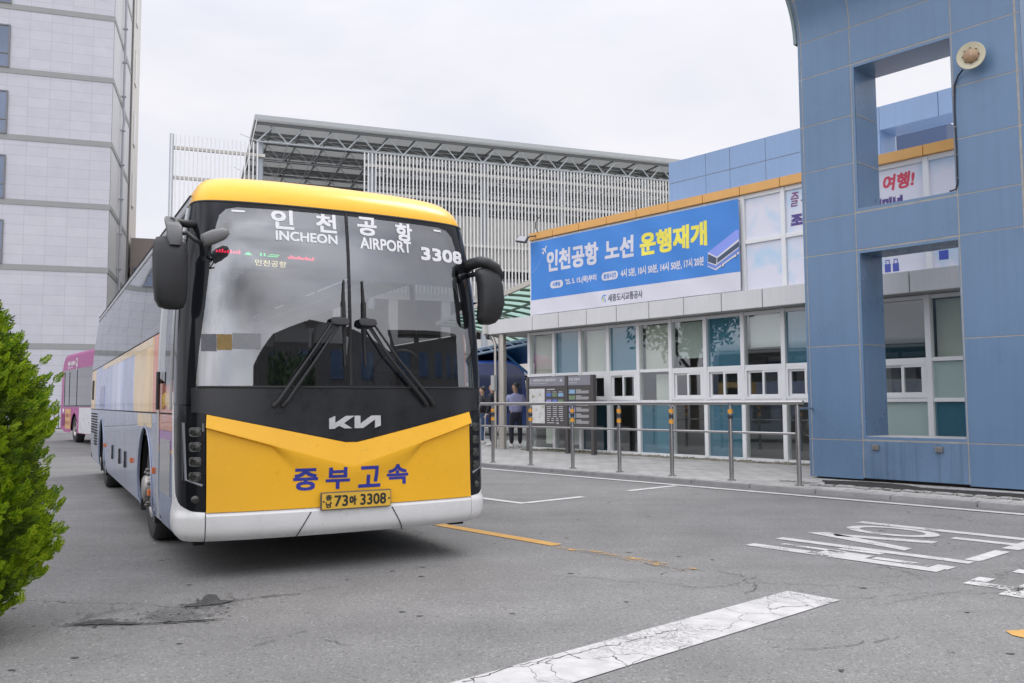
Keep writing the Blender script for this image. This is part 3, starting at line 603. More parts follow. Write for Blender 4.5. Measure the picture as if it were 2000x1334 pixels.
# upper storey: framed poster panes
m = MB()
PX = [-15.84]+[-14.98+0.8885*k for k in range(21)]
for x in PX: m.box(x-0.045, x+0.045, 14.42, 14.52, 3.40, 5.36)
for a, b_ in zip(PX[:-1], PX[1:]):
    for z0, z1 in ((3.40,3.455),(4.38,4.465),(5.28,5.36)): m.box(a+0.046, b_-0.046, 14.43, 14.51, z0, z1)
part('upper_frame', m, alu, t, bevel=0.005)
def skyart(name, seed, blue_amt):
    m, nt, b = newmat(name); L = nt.links.new; tc = _n(nt, 'ShaderNodeTexCoord'); mp = _n(nt, 'ShaderNodeMapping'); mp.inputs['Location'].default_value = (seed*3.1, 0, seed); L(tc.outputs['Object'], mp.inputs[0])
    n = _n(nt, 'ShaderNodeTexNoise', Scale=1.15, Detail=4.0, Distortion=0.6); L(mp.outputs[0], n.inputs['Vector'])
    cr = _n(nt, 'ShaderNodeValToRGB'); e = cr.color_ramp.elements; e[0].position = 0.5-blue_amt; e[0].color = (0.42,0.62,0.78,1); e[1].position = 0.68-blue_amt; e[1].color = (0.70,0.70,0.77,1)
    L(n.outputs[0], cr.inputs[0]); L(cr.outputs[0], b.inputs['Base Color']); b.inputs['Roughness'].default_value = 0.25; MATS[name] = m; return m
art1 = skyart('poster_sky', 1.3, 0.15); art2 = skyart('poster_pale', 2.2, 0.2)
for i, (a, b_) in enumerate(zip(PX[:-1], PX[1:])):
    for z0, z1 in ((3.456,4.379),(4.466,5.279)):
        m = MB(); m.box(a+0.047, b_-0.047, 14.47, 14.48, z0, z1); part('poster_pane', m, art1 if i == 7 or (i in (8, 10, 11) and z0 < 4) else art2, t)
fU = lambda u, v, d: (u, 14.468-d*0.8, v)
inkP = pm('purple_ink', (0.085,0.055,0.24), 0.4); inkR = pm('red_ink', (0.62,0.05,0.10), 0.4); inkV = pm('plum_ink', (0.22,0.07,0.20), 0.4); inkB = pm('blue_ink', (0.06,0.09,0.42), 0.4)
m = MB(); text(m, '즐', -8.63, -8.46, 4.95, 5.22, fU, 0.004, slant=0.12); text(m, '거운', -8.41, -8.1, 4.98, 5.2, fU, 0.004, slant=0.12); part('lettering', m, inkV, t)
m = MB(); text(m, '조치', -8.63, -8.12, 4.56, 4.82, fU, 0.018); part('lettering', m, inkP, t)
m = MB(); text(m, '여행!', -6.86, -6.32, 4.90, 5.18, fU, 0.010, slant=0.15); part('lettering', m, inkR, t)
m = MB(); text(m, '터미널', -7.05, -6.50, 4.50, 4.80, fU, 0.016); part('lettering', m, inkP, t)
m = MB()
for x in (-6.86, -6.72): strokes(m, [rect(x, x+0.105, 3.50, 3.64)], fU, 0.001)
for x in (-6.807, -6.667):
    strokes(m, [rect(x-0.035, x-0.022, 3.64, 3.70), rect(x+0.022, x+0.035, 3.64, 3.70), rect(x-0.035, x+0.035, 3.70, 3.715)], fU, 0.001)
strokes(m, [rect(-5.95, -5.80, 3.6, 3.75), rect(-5.6, -5.3, 3.62, 3.64), rect(-5.6, -5.3, 3.68, 3.70)], fU, 0.001)
part('pictogram', m, inkB, t)
# orange fascia, roof, blue rooftop frame
m = MB(); ox = [-15.86]+[-15.0+0.89*k for k in range(21)]
for a, b_ in zip(ox[:-1], ox[1:]): m.box(a+0.006, b_-0.006, 14.36, 14.44, 5.365, 5.54)
part('orange_fascia', m, orange, t, bevel=0.004)
m = MB(); m.box(-15.85, 3.6, 14.42, 14.46, 5.37, 5.53); part('fascia_backing', m, seam, t)
m = MB(); m.box(-15.88, 4, 14.53, 26, 3.40, 5.50); part('upper_wall', m, alu, t)
m = MB(); m.box(-13.5, -8.06, 17.02, 17.7, 5.5, 7.3); m.box(-8.06, -5.0, 17.02, 17.7, 6.83, 7.3); m.box(-5.0, -2.0, 17.02, 17.7, 5.5, 7.3); m.box(-8.06, -5.0, 17.02, 17.7, 5.5, 5.62)
part('parapet', m, blue2, t)
m = MB(); vx = [-13.5,-12.37,-11.68,-10.72,-9.8,-8.9,-8.06]
for a, b_ in zip(vx[:-1], vx[1:]):
    m.box(a+0.007, b_-0.007, 17.0, 17.018, 5.5, 6.765); m.box(a+0.007, b_-0.007, 17.0, 17.018, 6.78, 7.31)
m.box(-8.06, -6.9, 17.0, 17.018, 6.82, 7.31); m.box(-6.885, -5.0, 17.0, 17.018, 6.82, 7.31)
part('parapet_panels', m, blue2, t)
m = MB(); m.box(-13.48, -8.07, 17.012, 17.019, 5.5, 7.29); part('parapet_joints', m, sealant, t)
m = MB(); m.box(-9.1, -7.95, 20, 23, 5.5, 7.62); part('stair_head', m, pm('navy_panel', (0.045,0.075,0.15), 0.4), t)
m = MB(); m.box(-7.9, -3, 21, 25, 5.5, 7.2); part('plant_room', m, blue2, t)

# banner
ban = thing('banner', 'long blue printed banner with white and yellow lettering hung under the orange fascia', 'banner', TERM, (-12.7, 14.33, 4.4), term=True)
def bz(u, v):                                            # gentle wrinkles of the cloth
    e = 0.010*math.sin(u*3.1+v*2.0)*math.sin(v*2.6) + 0.006*math.sin(u*9.0-v*5.0)*max(0, (u+10.4)) + 0.005*math.sin(u*5.3+v*7)
    return 14.325+e
fB = lambda u, v, d: (u, bz(u, v)-0.004-d*1.2, v)
def cloth(u0, u1, v0, v1, du=0.05, dv=0.05, off=0.0):
    nu, nv = max(2, int((u1-u0)/du)), max(2, int((v1-v0)/dv)); m = MB()
    m.grid([[(u0+(u1-u0)*i/nu, bz(u0+(u1-u0)*i/nu, v0+(v1-v0)*j/nv)-off, v0+(v1-v0)*j/nv) for j in range(nv+1)] for i in range(nu+1)]); return m
cb = pm('banner_blue', (0.055,0.23,0.62), 0.5, var=0.03); cw = pm('banner_white', (0.66,0.65,0.70), 0.5, var=0.02); cy = pm('banner_yellow', (0.86,0.76,0.10), 0.5)
part('white_sheet', cloth(-15.75, -9.66, 3.47, 5.29), cw, ban, smooth=60)
m = cloth(-15.745, -9.662, 3.84, 5.285, off=0.0012)
part('blue_print', m, cb, ban, smooth=60)
m = MB(); text(m, '인천공항', -15.16, -13.44, 4.47, 5.0, fB, 0.019); part('title_word', m, cw, ban); m = MB(); text(m, '노선', -13.24, -12.37, 4.50, 4.99, fB, 0.019); part('title_word', m, cw, ban)
m = MB(); text(m, '운행재개', -12.20, -10.42, 4.47, 4.98, fB, 0.020); part('title_word', m, cy, ban, label='yellow title letters')
m = MB()
def pill(x0, x1, y0, y1):
    r_ = (y1-y0)/2; return [(x0+r_+r_*math.cos(R(90+180*i/10)), y0+r_+r_*math.sin(R(90+180*i/10))) for i in range(11)]+[(x1-r_+r_*math.cos(R(-90+180*i/10)), y0+r_+r_*math.sin(R(-90+180*i/10))) for i in range(11)]
def poly_on(m, p, f, d):                                # concave-safe fan from centroid
    cx = sum(a for a, _ in p)/len(p); cy_ = sum(a for _, a in p)/len(p); n = len(p)
    m.add([f(cx, cy_, d)]+[f(a, c, d) for a, c in p], [(0, i+1, (i+1) % n+1) for i in range(n)])
poly_on(m, pill(-15.05,-14.60,4.06,4.24), fB, 0.001); part('pill', m, cw, ban); m = MB(); poly_on(m, pill(-13.36,-12.84,4.06,4.25), fB, 0.001); part('pill', m, cw, ban)
m = MB(); text(m, '시행일', -14.97, -14.70, 4.10, 4.205, fB, 0.003, dstep=0.0006); text(m, '출발시간', -13.30, -12.90, 4.10, 4.215, fB, 0.003)
m.v = [(a, b_-0.0022, c) for a, b_, c in m.v]; part('pill_text', m, cb, ban)
m = MB(); text(m, "'25. 5. 15.(목)부터", -14.52, -13.52, 4.07, 4.25, fB, 0.005); part('small_text', m, cw, ban); m = MB(); text(m, '4시 5분, 10시 50분, 14시 50분, 17시 20분', -12.76, -10.50, 4.06, 4.26, fB, 0.005); part('small_text', m, cw, ban)
m = MB(); text(m, '세종도시교통공사', -13.16, -12.14, 3.565, 3.735, fB, 0.003); part('sponsor_text', m, pm('grey_ink', (0.12,0.13,0.17), 0.5), ban)
m = MB()
for i in range(9):
    a0, a1 = R(200-i*17), R(200-(i+1)*17); wd = 0.012+0.014*math.sin(math.pi*(i+.5)/9)
    c = (-13.265, 3.655)
    strokes(m, [[(c[0]+0.085*math.cos(a0), c[1]+0.085*math.sin(a0)), (c[0]+0.085*math.cos(a1), c[1]+0.085*math.sin(a1)), (c[0]+(0.085-wd)*math.cos(a1), c[1]+(0.085-wd)*math.sin(a1)), (c[0]+(0.085-wd)*math.cos(a0), c[1]+(0.085-wd)*math.sin(a0))]], fB, 0.001)
strokes(m, [[(-13.275,3.70),(-13.25,3.66),(-13.22,3.57),(-13.245,3.57)]], fB, 0.001)
part('sponsor_emblem', m, cb, ban)
m = MB(); strokes(m, [[(-13.335,3.58),(-13.31,3.58),(-13.275,3.66),(-13.29,3.69)]], fB, 0.001); part('sponsor_emblem', m, pm('lime_ink', (0.55,0.66,0.10), 0.5), ban)
m = MB(); c = (-15.23, 5.05)                             # little aeroplane and dotted trail
rot = lambda p, a: (c[0]+p[0]*math.cos(a)-p[1]*math.sin(a), c[1]+p[0]*math.sin(a)+p[1]*math.cos(a))
for p in ([(-0.012,-0.11),(0.012,-0.11),(0.016,0.09),(0,0.125),(-0.016,0.09)], [(-0.012,0.03),(-0.10,-0.035),(-0.10,-0.055),(-0.012,-0.02)], [(0.012,0.03),(0.012,-0.02),(0.10,-0.055),(0.10,-0.035)], [(-0.010,-0.07),(-0.05,-0.11),(-0.05,-0.12),(0.05,-0.12),(0.05,-0.11),(0.010,-0.07)]):
    strokes(m, [[rot(q, R(-38)) for q in p]], fB, 0.001)
for i in range(26):
    s_ = i/26; x = -15.72+0.42*s_; y = 4.53+0.40*s_**1.6; strokes(m, [rect(x, x+0.008, y, y+0.008)], fB, 0.001)
part('aeroplane_print', m, cw, ban)
def ipoly(name, polys, mat, d):
    m = MB(); strokes(m, polys, fB, d); part(name, m, mat, ban)
ibody = pm('print_blue', (0.16,0.24,0.62), 0.5); idark = pm('print_dark', (0.06,0.085,0.13), 0.5); iroof = pm('print_violet', (0.25,0.32,0.78), 0.5)
ipoly('bus_print', [[(-10.42,4.03),(-10.22,3.93),(-10.19,4.20),(-10.40,4.32)], [(-10.22,3.93),(-9.67,4.20),(-9.67,4.49),(-10.19,4.20)]], cw, 0.001)
ipoly('bus_print', [[(-10.40,4.32),(-10.19,4.20),(-9.67,4.49),(-9.67,4.67),(-9.74,4.67)]], iroof, 0.0015)
ipoly('bus_print', [[(-10.42,4.05),(-10.215,3.955),(-10.21,4.02),(-10.415,4.11)], [(-10.21,3.97),(-9.67,4.24),(-9.67,4.31),(-10.20,4.035)]], ibody, 0.0018)
ipoly('bus_print', [[(-10.405,4.13),(-10.21,4.045),(-10.195,4.175),(-10.395,4.285)], [(-10.185,4.07),(-9.67,4.335),(-9.67,4.44),(-10.18,4.17)], [(-10.26,4.335),(-10.16,4.29),(-10.08,4.335),(-10.18,4.38)]], idark, 0.0022)
for cx, cy_ in ((-10.05,4.02), (-9.76,4.17)):
    ipoly('bus_print', [[(cx+0.040*math.cos(i*.63), cy_+0.052*math.sin(i*.63)) for i in range(10)]], idark, 0.0026)
    ipoly('bus_print', [[(cx+0.024*math.cos(i*.63), cy_+0.033*math.sin(i*.63)) for i in range(10)]], cw, 0.0030)
# floodlight and cable on the terminal corner
fl = thing('floodlight', 'small dark framed floodlight on the corner of the orange fascia', 'floodlight', TERM, (-15.7, 14.1, 5.33), term=True)
m = MB(); m.M = Matrix.Translation((-15.72, 14.02, 5.34)) @ Matrix.Rotation(R(-35), 4, 'X') @ Matrix.Rotation(R(20), 4, 'Z')
m.box(-0.15, 0.15, -0.03, 0.03, -0.10, 0.10); part('housing', m, pm('dark_housing', (0.05,0.05,0.05), 0.4), fl, bevel=0.008)
m = MB(); m.M = Matrix.Translation((-15.72, 14.02, 5.34)) @ Matrix.Rotation(R(-35), 4, 'X') @ Matrix.Rotation(R(20), 4, 'Z')
m.box(-0.125, 0.125, -0.036, -0.031, -0.08, 0.08); part('lens', m, pm('lamp_lens', (0.34,0.34,0.36), 0.15), fl)
m = MB(); m.tube([(-15.68,14.06,5.36),(-15.60,14.2,5.42),(-15.6,14.36,5.45)], 0.02, 6); part('bracket', m, MATS['dark_housing'], fl)
m = MB(); m.tube([(-15.62,14.5,5.95),(-15.66,14.42,5.8),(-15.62,14.38,5.65),(-15.50,14.35,5.53)], 0.014, 6); solo('cable', m, MATS['dark_housing'], 'black cable curling over the left end of the orange fascia', 'cable', TERM, (-15.6,14.4,5.6), term=True)

# ================================================================== blue gate
gt = thing('blue_gate', 'tall blue panelled gate pier with two rectangular openings and a flared top', 'gate', TERM, (-5.4, 12.3, 0.15), term=True)
def curve_w(z): h = max(0, z-6.86); return 12.0-(1.25-math.sqrt(max(0, 1.25**2-h*h)))
m = MB()
m.box(-6.95,-6.05,12.02,12.68,0.19,6.86); m.box(-4.68,-3.81,12.02,12.68,0.19,6.86)
m.box(-6.05,-4.68,12.02,12.68,0.19,0.78); m.box(-6.05,-4.68,12.02,12.68,3.46,4.10); m.box(-6.05,-4.68,12.02,12.68,6.24,6.86); m.box(-6.95,-3.81,12.05,12.68,6.86,8.0)
part('core', m, blue, gt)
m = MB()
for a, b_, z0, z1 in ((-6.945,-6.06,.20,6.86),(-4.67,-3.815,.20,6.86),(-6.06,-4.67,.20,.77),(-6.06,-4.67,3.47,4.09),(-6.06,-4.67,6.25,6.86)): m.box(a, b_, 11.9965, 12.018, z0, z1)
zz = [6.861+1.1*i/12 for i in range(13)]
m.grid([[(x, curve_w(z)+0.003, z) for z in zz] for x in (-6.95,-6.1,-4.66,-3.81)])
part('joint', m, sealant, gt)
ZS = [0.17,0.735,2.12,3.505,4.05,4.81,5.53,6.29,6.86]
def panel(a, b_, z0, z1, mat=blue):
    m = MB(); g_ = 0.0075; m.box(a+g_, b_-g_, 11.994, 12.0055, z0+g_, z1-g_); part('panel', m, mat, gt, bevel=0.002)
stain = pm('blue_panel_stained', (0.125,0.198,0.30), 0.38, var=0.08, vs=1.5, streak=0.34, dirt=0.15)
for z0, z1 in zip(ZS[:-1], ZS[1:]):
    panel(-6.95,-6.895,z0,z1); panel(-6.895,-6.10,z0,z1); panel(-4.66,-3.875,z0,z1); panel(-3.86,-3.805,z0,z1)
panel(-6.10,-4.66,0.19,0.735,stain); panel(-6.10,-4.66,3.505,4.05); panel(-6.10,-4.66,6.29,6.86)
def edge_frame(z0, z1):                                   # mitred blue margins round an opening
    m = MB()
    for p in ([(-6.09,z0-.04),(-6.05,z0),(-6.05,z1),(-6.09,z1+.04)], [(-4.67,z0-.04),(-4.67,z1+.04),(-4.68,z1),(-4.68,z0)], [(-6.09,z1+.04),(-6.05,z1),(-4.68,z1),(-4.67,z1+.04)], [(-6.09,z0-.04),(-4.67,z0-.04),(-4.68,z0),(-6.05,z0)]):
        m.prism(p, lambda u, v: (u, 11.996, v), (0, 0.0095, 0))
    part('opening_trim', m, blue, gt, fixn=True)
edge_frame(0.79, 3.45); edge_frame(4.11, 6.235)
m = MB(); m.box(-6.05,-4.68,12.0,12.69,0.78,0.795); m.box(-6.05,-4.68,12.0,12.69,4.10,4.112); part('sill', m, pm('pale_sill', (0.42,0.41,0.40), 0.5), gt)
for z in (2.12, 4.81, 5.53): m = MB(); m.box(-6.051, -6.046, 12.01, 12.68, z-0.008, z+0.008); part('jamb_joint', m, sealant, gt)
for a, b_ in ((-6.95,-6.895),(-6.895,-6.10),(-6.10,-4.66),(-4.66,-3.875),(-3.86,-3.805)):
    for z0, z1 in ((6.87,7.50),(7.518,7.96)):
        m = MB(); q = [z0+(z1-z0)*i/8 for i in range(9)]; m.grid([[(x, curve_w(z), z) for z in q] for x in (a+.009, b_-.009)]); part('panel', m, blue, gt, smooth=40)
m = MB(); q = [6.88+1.06*i/12 for i in range(13)]
m.grid([[(x, curve_w(z)-0.03, z) for z in q] for x in (-7.0, -6.955)]); m.grid([[(-6.955, curve_w(z)-0.03+k_, z) for z in q] for k_ in (0, 0.7)]); m.grid([[(-7.0, curve_w(z)-0.03+k_, z) for z in q] for k_ in (0.7, 0)])
part('edge_flange', m, pm('grey_green_trim', (0.20,0.26,0.27), 0.4), gt, smooth=40)
m = MB(); m.box(-6.9,-3.9,12.12,12.6,-0.1,0.19); part('footing', m, pm('rusty_footing', (0.055,0.04,0.03), 0.9, var=0.4, vs=6), gt)
# missing paving by the gate: the hole's shade painted dark on a flat sheet
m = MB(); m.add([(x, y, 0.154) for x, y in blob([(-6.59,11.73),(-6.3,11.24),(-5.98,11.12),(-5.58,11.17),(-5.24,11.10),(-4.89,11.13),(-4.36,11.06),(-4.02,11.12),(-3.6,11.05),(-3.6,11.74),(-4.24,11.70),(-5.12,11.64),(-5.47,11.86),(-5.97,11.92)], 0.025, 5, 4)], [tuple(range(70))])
solo('paving_gap', m, pm('gap_shade_soil', (0.02,0.017,0.014), 0.95, var=0.5, vs=8, bump=0.8, bs=25), 'flat dark sheet painted as the shaded gap of missing paving under the gate', None, TERM, (-5,11.9,0.15), term=True, kind='structure')
m = MB()
rnd = random.Random(5)
for i in range(26):
    x = -6.9+i*0.125+rnd.uniform(-.02,.02); y = 10.98+rnd.uniform(-.06,.03)-(.0 if i > 4 else -.2); a_ = rnd.uniform(-.25,.25); m.M = Matrix.Translation((x,y,0.155)) @ Matrix.Rotation(a_,4,'Z') @ Matrix.Rotation(rnd.uniform(-.06,.06),4,'Y')
    m.box(-.055,.055,-.045,.045,0,0.018)
solo('loose_pavers', m, pav, 'row of loose tilted pavers in front of the gate', None, TERM, (-5,11.7,0.15), term=True, kind='structure')
for px_, lab in ((-5.91, 'left one of the two small steel socket boxes low on the blue gate'), (-5.03, 'right one of the two small steel socket boxes low on the blue gate')):
    so_ = thing('socket_box', lab, 'socket', TERM, (px_, 11.98, 0.64), 'socket boxes on the gate', term=True)
    m = MB(); m.box(px_-.05,px_+.05,11.965,11.993,0.605,0.68); part('plate', m, pm('steel_plate', (0.30,0.29,0.28), 0.4, metal=0.6), so_, bevel=0.004)
    m = MB(); m.box(px_-.032,px_-.008,11.955,11.966,0.62,0.66); m.box(px_+.008,px_+.032,11.955,11.966,0.62,0.66); part('cover', m, pm('socket_cover', (0.16,0.15,0.14), 0.5), so_)
lp = thing('wall_lamp', 'round cream dish lamp with a rusty centre high on the blue gate', 'lamp', TERM, (-4.35, 11.85, 5.83), term=True)
LM = Matrix.Translation((-4.35, 11.83, 5.83)) @ Matrix.Rotation(R(6), 4, 'Z') @ Matrix.Rotation(R(94), 4, 'X')
crm = pm('cream_enamel', (0.52,0.48,0.34), 0.35, var=0.08, vs=6, dirt=0.1)
m = MB(); m.lathe([(0.0,-0.03),(0.10,-0.03),(0.165,0.0),(0.178,0.02),(0.172,0.028),(0.10,0.012),(0.0,0.012)], 36, LM); part('dish', m, crm, lp, smooth=40)
m = MB(); m.lathe([(0.092,0.012),(0.092,0.035),(0.075,0.048),(0.0,0.055)], 28, LM); part('lens', m, pm('rusty_lens', (0.32,0.21,0.12), 0.3, var=0.35, vs=9), lp, smooth=50)
m = MB()
for i in range(8):
    a_ = i*math.pi/4; m.lathe([(0,0.03),(0.01,0.03),(0.01,0.04),(0,0.04)], 6, LM @ Matrix.Translation((0.098*math.cos(a_),0.098*math.sin(a_),0)))
part('screws', m, pm('brown_rust', (0.10,0.06,0.035), 0.8), lp)
m = MB(); m.tube([(-4.35,11.87,5.83),(-4.35,12.0,5.83)], 0.05, 10); part('stem', m, crm, lp)
m = MB(); m.tube([(-4.49,11.90,5.70),(-4.57,11.955,5.66),(-4.635,11.98,5.55),(-4.65,11.982,5.2),(-4.645,11.982,4.7),(-4.65,11.982,4.2),(-4.68,11.99,4.13),(-4.76,12.0,4.125)], 0.012, 6)
part('cable', m, pm('black_cable', (0.015,0.017,0.03), 0.4), lp, smooth=60)
m = MB()
for z in (5.42, 4.98, 4.6, 4.28): m.box(-4.665,-4.63,11.975,11.992,z-.008,z+.008)
part('clip', m, MATS['steel_plate'], lp)

# ================================================================== handrail barrier
steel = pm('stainless', (0.42,0.41,0.40), 0.22, metal=0.95, var=0.04, rvar=0.06)
rl = thing('pedestrian_railing', 'stainless steel railing with yellow and black banded posts along the kerb', 'railing', TERM, (-10, 10.75, 0.15), term=True)
oy = pm('amber_tape', (0.72,0.33,0.03), 0.5, var=0.05); bk = pm('black_tape', (0.03,0.03,0.035), 0.5)
posts = [-6.39-1.093*k for k in range(9)]
for i, x in enumerate(posts):
    m = MB(); m.tube([(x,10.75,0.15),(x,10.75,1.235)], 0.033, 14); m.lathe([(0.0,0.15),(0.065,0.15),(0.065,0.162),(0.0,0.165)], 16, Matrix.Translation((x,10.75,0)))
    m.tube([(x,10.75,1.235),(x,10.75,1.262)], 0.02, 10)
    p = part('post', m, steel, rl, smooth=40)
    if i > 0:
        for z0, z1, mt in ((1.13,1.19,oy),(1.05,1.105,bk),(0.965,1.025,oy)):
            if i == 1 and z0 < 1.0: continue
            q = MB(); q.tube([(x,10.75,z0),(x,10.75,z1)], 0.036, 14); part('reflective_band', q, mt, p, smooth=40)
m = MB(); m.tube([(-15.4,10.75,1.285),(-6.30,10.75,1.285)], 0.03, 14); part('handrail', m, steel, rl, smooth=40)
m = MB()
for a, b_ in zip(posts[1:], posts[:-1]): m.tube([(a+0.034,10.75,0.855),(b_-0.034,10.75,0.855)], 0.018, 10)
part('lower_rail', m, steel, rl, smooth=40)
m = MB(); m.tube([(-6.40,10.77,1.20),(-6.55,11.2,1.20),(-6.965,12.2,1.19)], 0.014, 8); part('return_rail', m, steel, rl, smooth=40)

# ================================================================== tourist information board
ib = thing('information_board', 'dark grey tourist information board with a map and photo panels', 'sign', TERM, (-14.3, 13.85, 0.15), term=True)
dg = pm('board_dark', (0.075,0.068,0.066), 0.5, var=0.05); hd = pm('board_header', (0.22,0.22,0.25), 0.5); mapm = pm('map_white', (0.58,0.58,0.56), 0.5, var=0.10, vs=9); wi = pm('white_ink', (0.55,0.55,0.55), 0.5)
for x in (-15.33, -14.01, -13.2): m = MB(); m.box(x-.045,x+.045,13.80,13.90,0.15,1.915); part('post', m, dg, ib, bevel=0.004)
for x0, x1 in ((-15.283,-14.057),(-13.963,-13.247)):
    m = MB(); m.box(x0,x1,13.82,13.88,0.74,1.91); pn = part('panel', m, dg, ib)
    m = MB(); m.box(x0+.01,x1-.01,13.812,13.819,1.69,1.90); part('header', m, hd, pn)
fI = lambda u, v, d: (u, 13.8185-d, v); fH = lambda u, v, d: (u, 13.811-d, v)
m = MB(); text(m, '세종특별자치시 종합관광안내', -15.14, -14.36, 1.795, 1.86, fH, 0.002); text(m, 'Sejong City Tourist Information', -15.14, -14.66, 1.735, 1.775, fH); text(m, 'i', -15.22, -15.195, 1.745, 1.85, fH, 0.003)
text(m, '주요 관광지', -13.92, -13.58, 1.79, 1.86, fH, 0.002); text(m, 'Attractions', -13.92, -13.66, 1.735, 1.772, fH); strokes(m, [[(-14.23,1.79),(-14.13,1.79),(-14.18,1.85)]], fH, 0.001); part('header_text', m, wi, ib)
m = MB(); m.box(-15.27,-14.74,13.813,13.819,0.82,1.63); part('map', m, mapm, ib)
m = MB()
rnd = random.Random(3)
for i in range(14):
    a_, c_ = rnd.uniform(-15.2,-14.82), rnd.uniform(0.9,1.5); strokes(m, [[(a_,c_),(a_+rnd.uniform(.02,.08),c_+.02),(a_+rnd.uniform(.01,.05),c_+rnd.uniform(.04,.1))]], fH, 0.0023)
part('map_print', m, pm('map_olive', (0.42,0.43,0.30), 0.6), ib)
pc = [pm('photo_green', (0.16,0.23,0.14), 0.5, var=0.4, vs=20), pm('photo_blue', (0.10,0.17,0.42), 0.5, var=0.4, vs=20), pm('photo_violet', (0.28,0.26,0.52), 0.5, var=0.3, vs=20), pm('photo_sky', (0.22,0.36,0.52), 0.5, var=0.4, vs=20)]
for i in range(6):
    x = -14.68+(i%3)*0.2; z = 1.44-(i//3)*0.15; m = MB(); m.box(x,x+.165,13.812,13.819,z,z+.085); part('photo', m, pc[(i*3+1)%4], ib)
for i in range(6):
    z = 1.50-i*0.135; m = MB(); m.box(-13.93,-13.74,13.812,13.819,z,z+.095); part('photo', m, pc[(i+3)%4], ib)
m = MB()
for i in range(6):
    z = 1.50-i*0.135; strokes(m, [rect(-13.71,-13.55,z+.075,z+.09)], fI, 0.001)
    for j in range(4): strokes(m, [rect(-13.71,-13.30-0.03*(j%2),z+.055-j*.016,z+.063-j*.016)], fI, 0.001)
strokes(m, [rect(-14.67,-14.4,1.60,1.62)], fI, 0.001)
for j in range(6):
    for i in range(3): strokes(m, [rect(-14.67+i*.2,-14.53+i*.2,1.20-j*.045,1.215-j*.045)], fI, 0.001)
for j in range(2):
    for i in range(4): strokes(m, [rect(-14.67+i*.15,-14.58+i*.15,0.93-j*.045,0.945-j*.045)], fI, 0.001)
for i in range(3): strokes(m, [rect(-14.67+i*.2,-14.55+i*.2,1.545-(i>5),1.555)], fI, 0.001)
strokes(m, [rect(-14.67,-14.42,0.83,0.845), rect(-14.36,-14.345,0.81,0.85), rect(-14.32,-14.28,0.81,0.85)], fI, 0.001)
part('board_text', m, wi, ib)

# ================================================================== steel post, camera, box at the slab end
pl = thing('steel_column', 'round steel column carrying the free left end of the terminal slab', 'column', TERM, (-16.6,14.1,0.15), term=True)
m = MB(); m.tube([(-16.6,14.1,0.15),(-16.6,14.1,3.04)], 0.10, 18); part('shaft', m, pm('brushed_steel', (0.46,0.43,0.38), 0.35, metal=0.7, var=0.06), pl, smooth=40)
m = MB(); m.tube([(-16.78,14.02,0.15),(-16.78,14.02,2.8),(-16.84,13.99,2.98),(-16.95,13.97,3.04)], 0.035, 8); part('drain_pipe', m, MATS['brushed_steel'], pl, smooth=50)
m = MB(); m.box(-16.86,-16.72,13.93,14.02,1.62,2.0); part('junction_box', m, pm('box_grey', (0.36,0.37,0.36), 0.5), pl, bevel=0.006)
cc = thing('security_camera', 'small dark dome camera under the left tip of the terminal slab', 'camera', TERM, (-16.9,13.9,3.0), term=True)
m = MB(); m.box(-17.07,-16.92,13.82,13.90,3.06,3.30); part('mount', m, pm('offwhite_box', (0.52,0.52,0.48), 0.5), cc, bevel=0.005)
m = MB(); m.lathe([(0,0.0),(0.05,0.0),(0.05,-0.05),(0.045,-0.085),(0.025,-0.11),(0,-0.115)], 14, Matrix.Translation((-16.95,13.9,3.04))); part('dome', m, MATS['dark_housing'], cc, smooth=40)
# weeds along the glazing foot
wd = MB(); rnd = random.Random(6)
for i in range(900):
    x = rnd.choice([rnd.gauss(-14.9,.25), rnd.gauss(-14.1,.35), rnd.uniform(-16,-4)]); y = 14.38+rnd.uniform(-.12,.02); h = rnd.uniform(.015,.07); a_ = rnd.random()*6.28; dx, dy = .012*math.cos(a_), .012*math.sin(a_)
    wd.add([(x-dx,y-dy,.15),(x+dx,y+dy,.15),(x+rnd.uniform(-.03,.03),y+rnd.uniform(-.03,.03),.15+h)], [(0,1,2)])
solo('weeds', wd, pm('weed_green', (0.13,0.15,0.05), 0.8, var=0.3), 'weeds growing along the foot of the glazing', None, TERM, (-12,14.3,.15), term=True, kind='stuff')
gv = MB(); rnd = random.Random(8)
for i in range(1500):
    x = rnd.uniform(-15.9,-3.9); y = rnd.uniform(14.1,14.4); s_ = rnd.uniform(.015,.045); a_ = rnd.random()*3
    gv.M = Matrix.Translation((x,y,.15)) @ Matrix.Rotation(a_,4,'Z'); gv.box(-s_,s_,-s_*.7,s_*.7,0,s_*rnd.uniform(.3,.7))
solo('gravel_strip', gv, pm('rubble', (0.27,0.25,0.20), 0.9, var=0.3, vs=5), 'strip of rubble edging along the glazing foot', None, TERM, (-10,14.2,.15), term=True, kind='stuff')
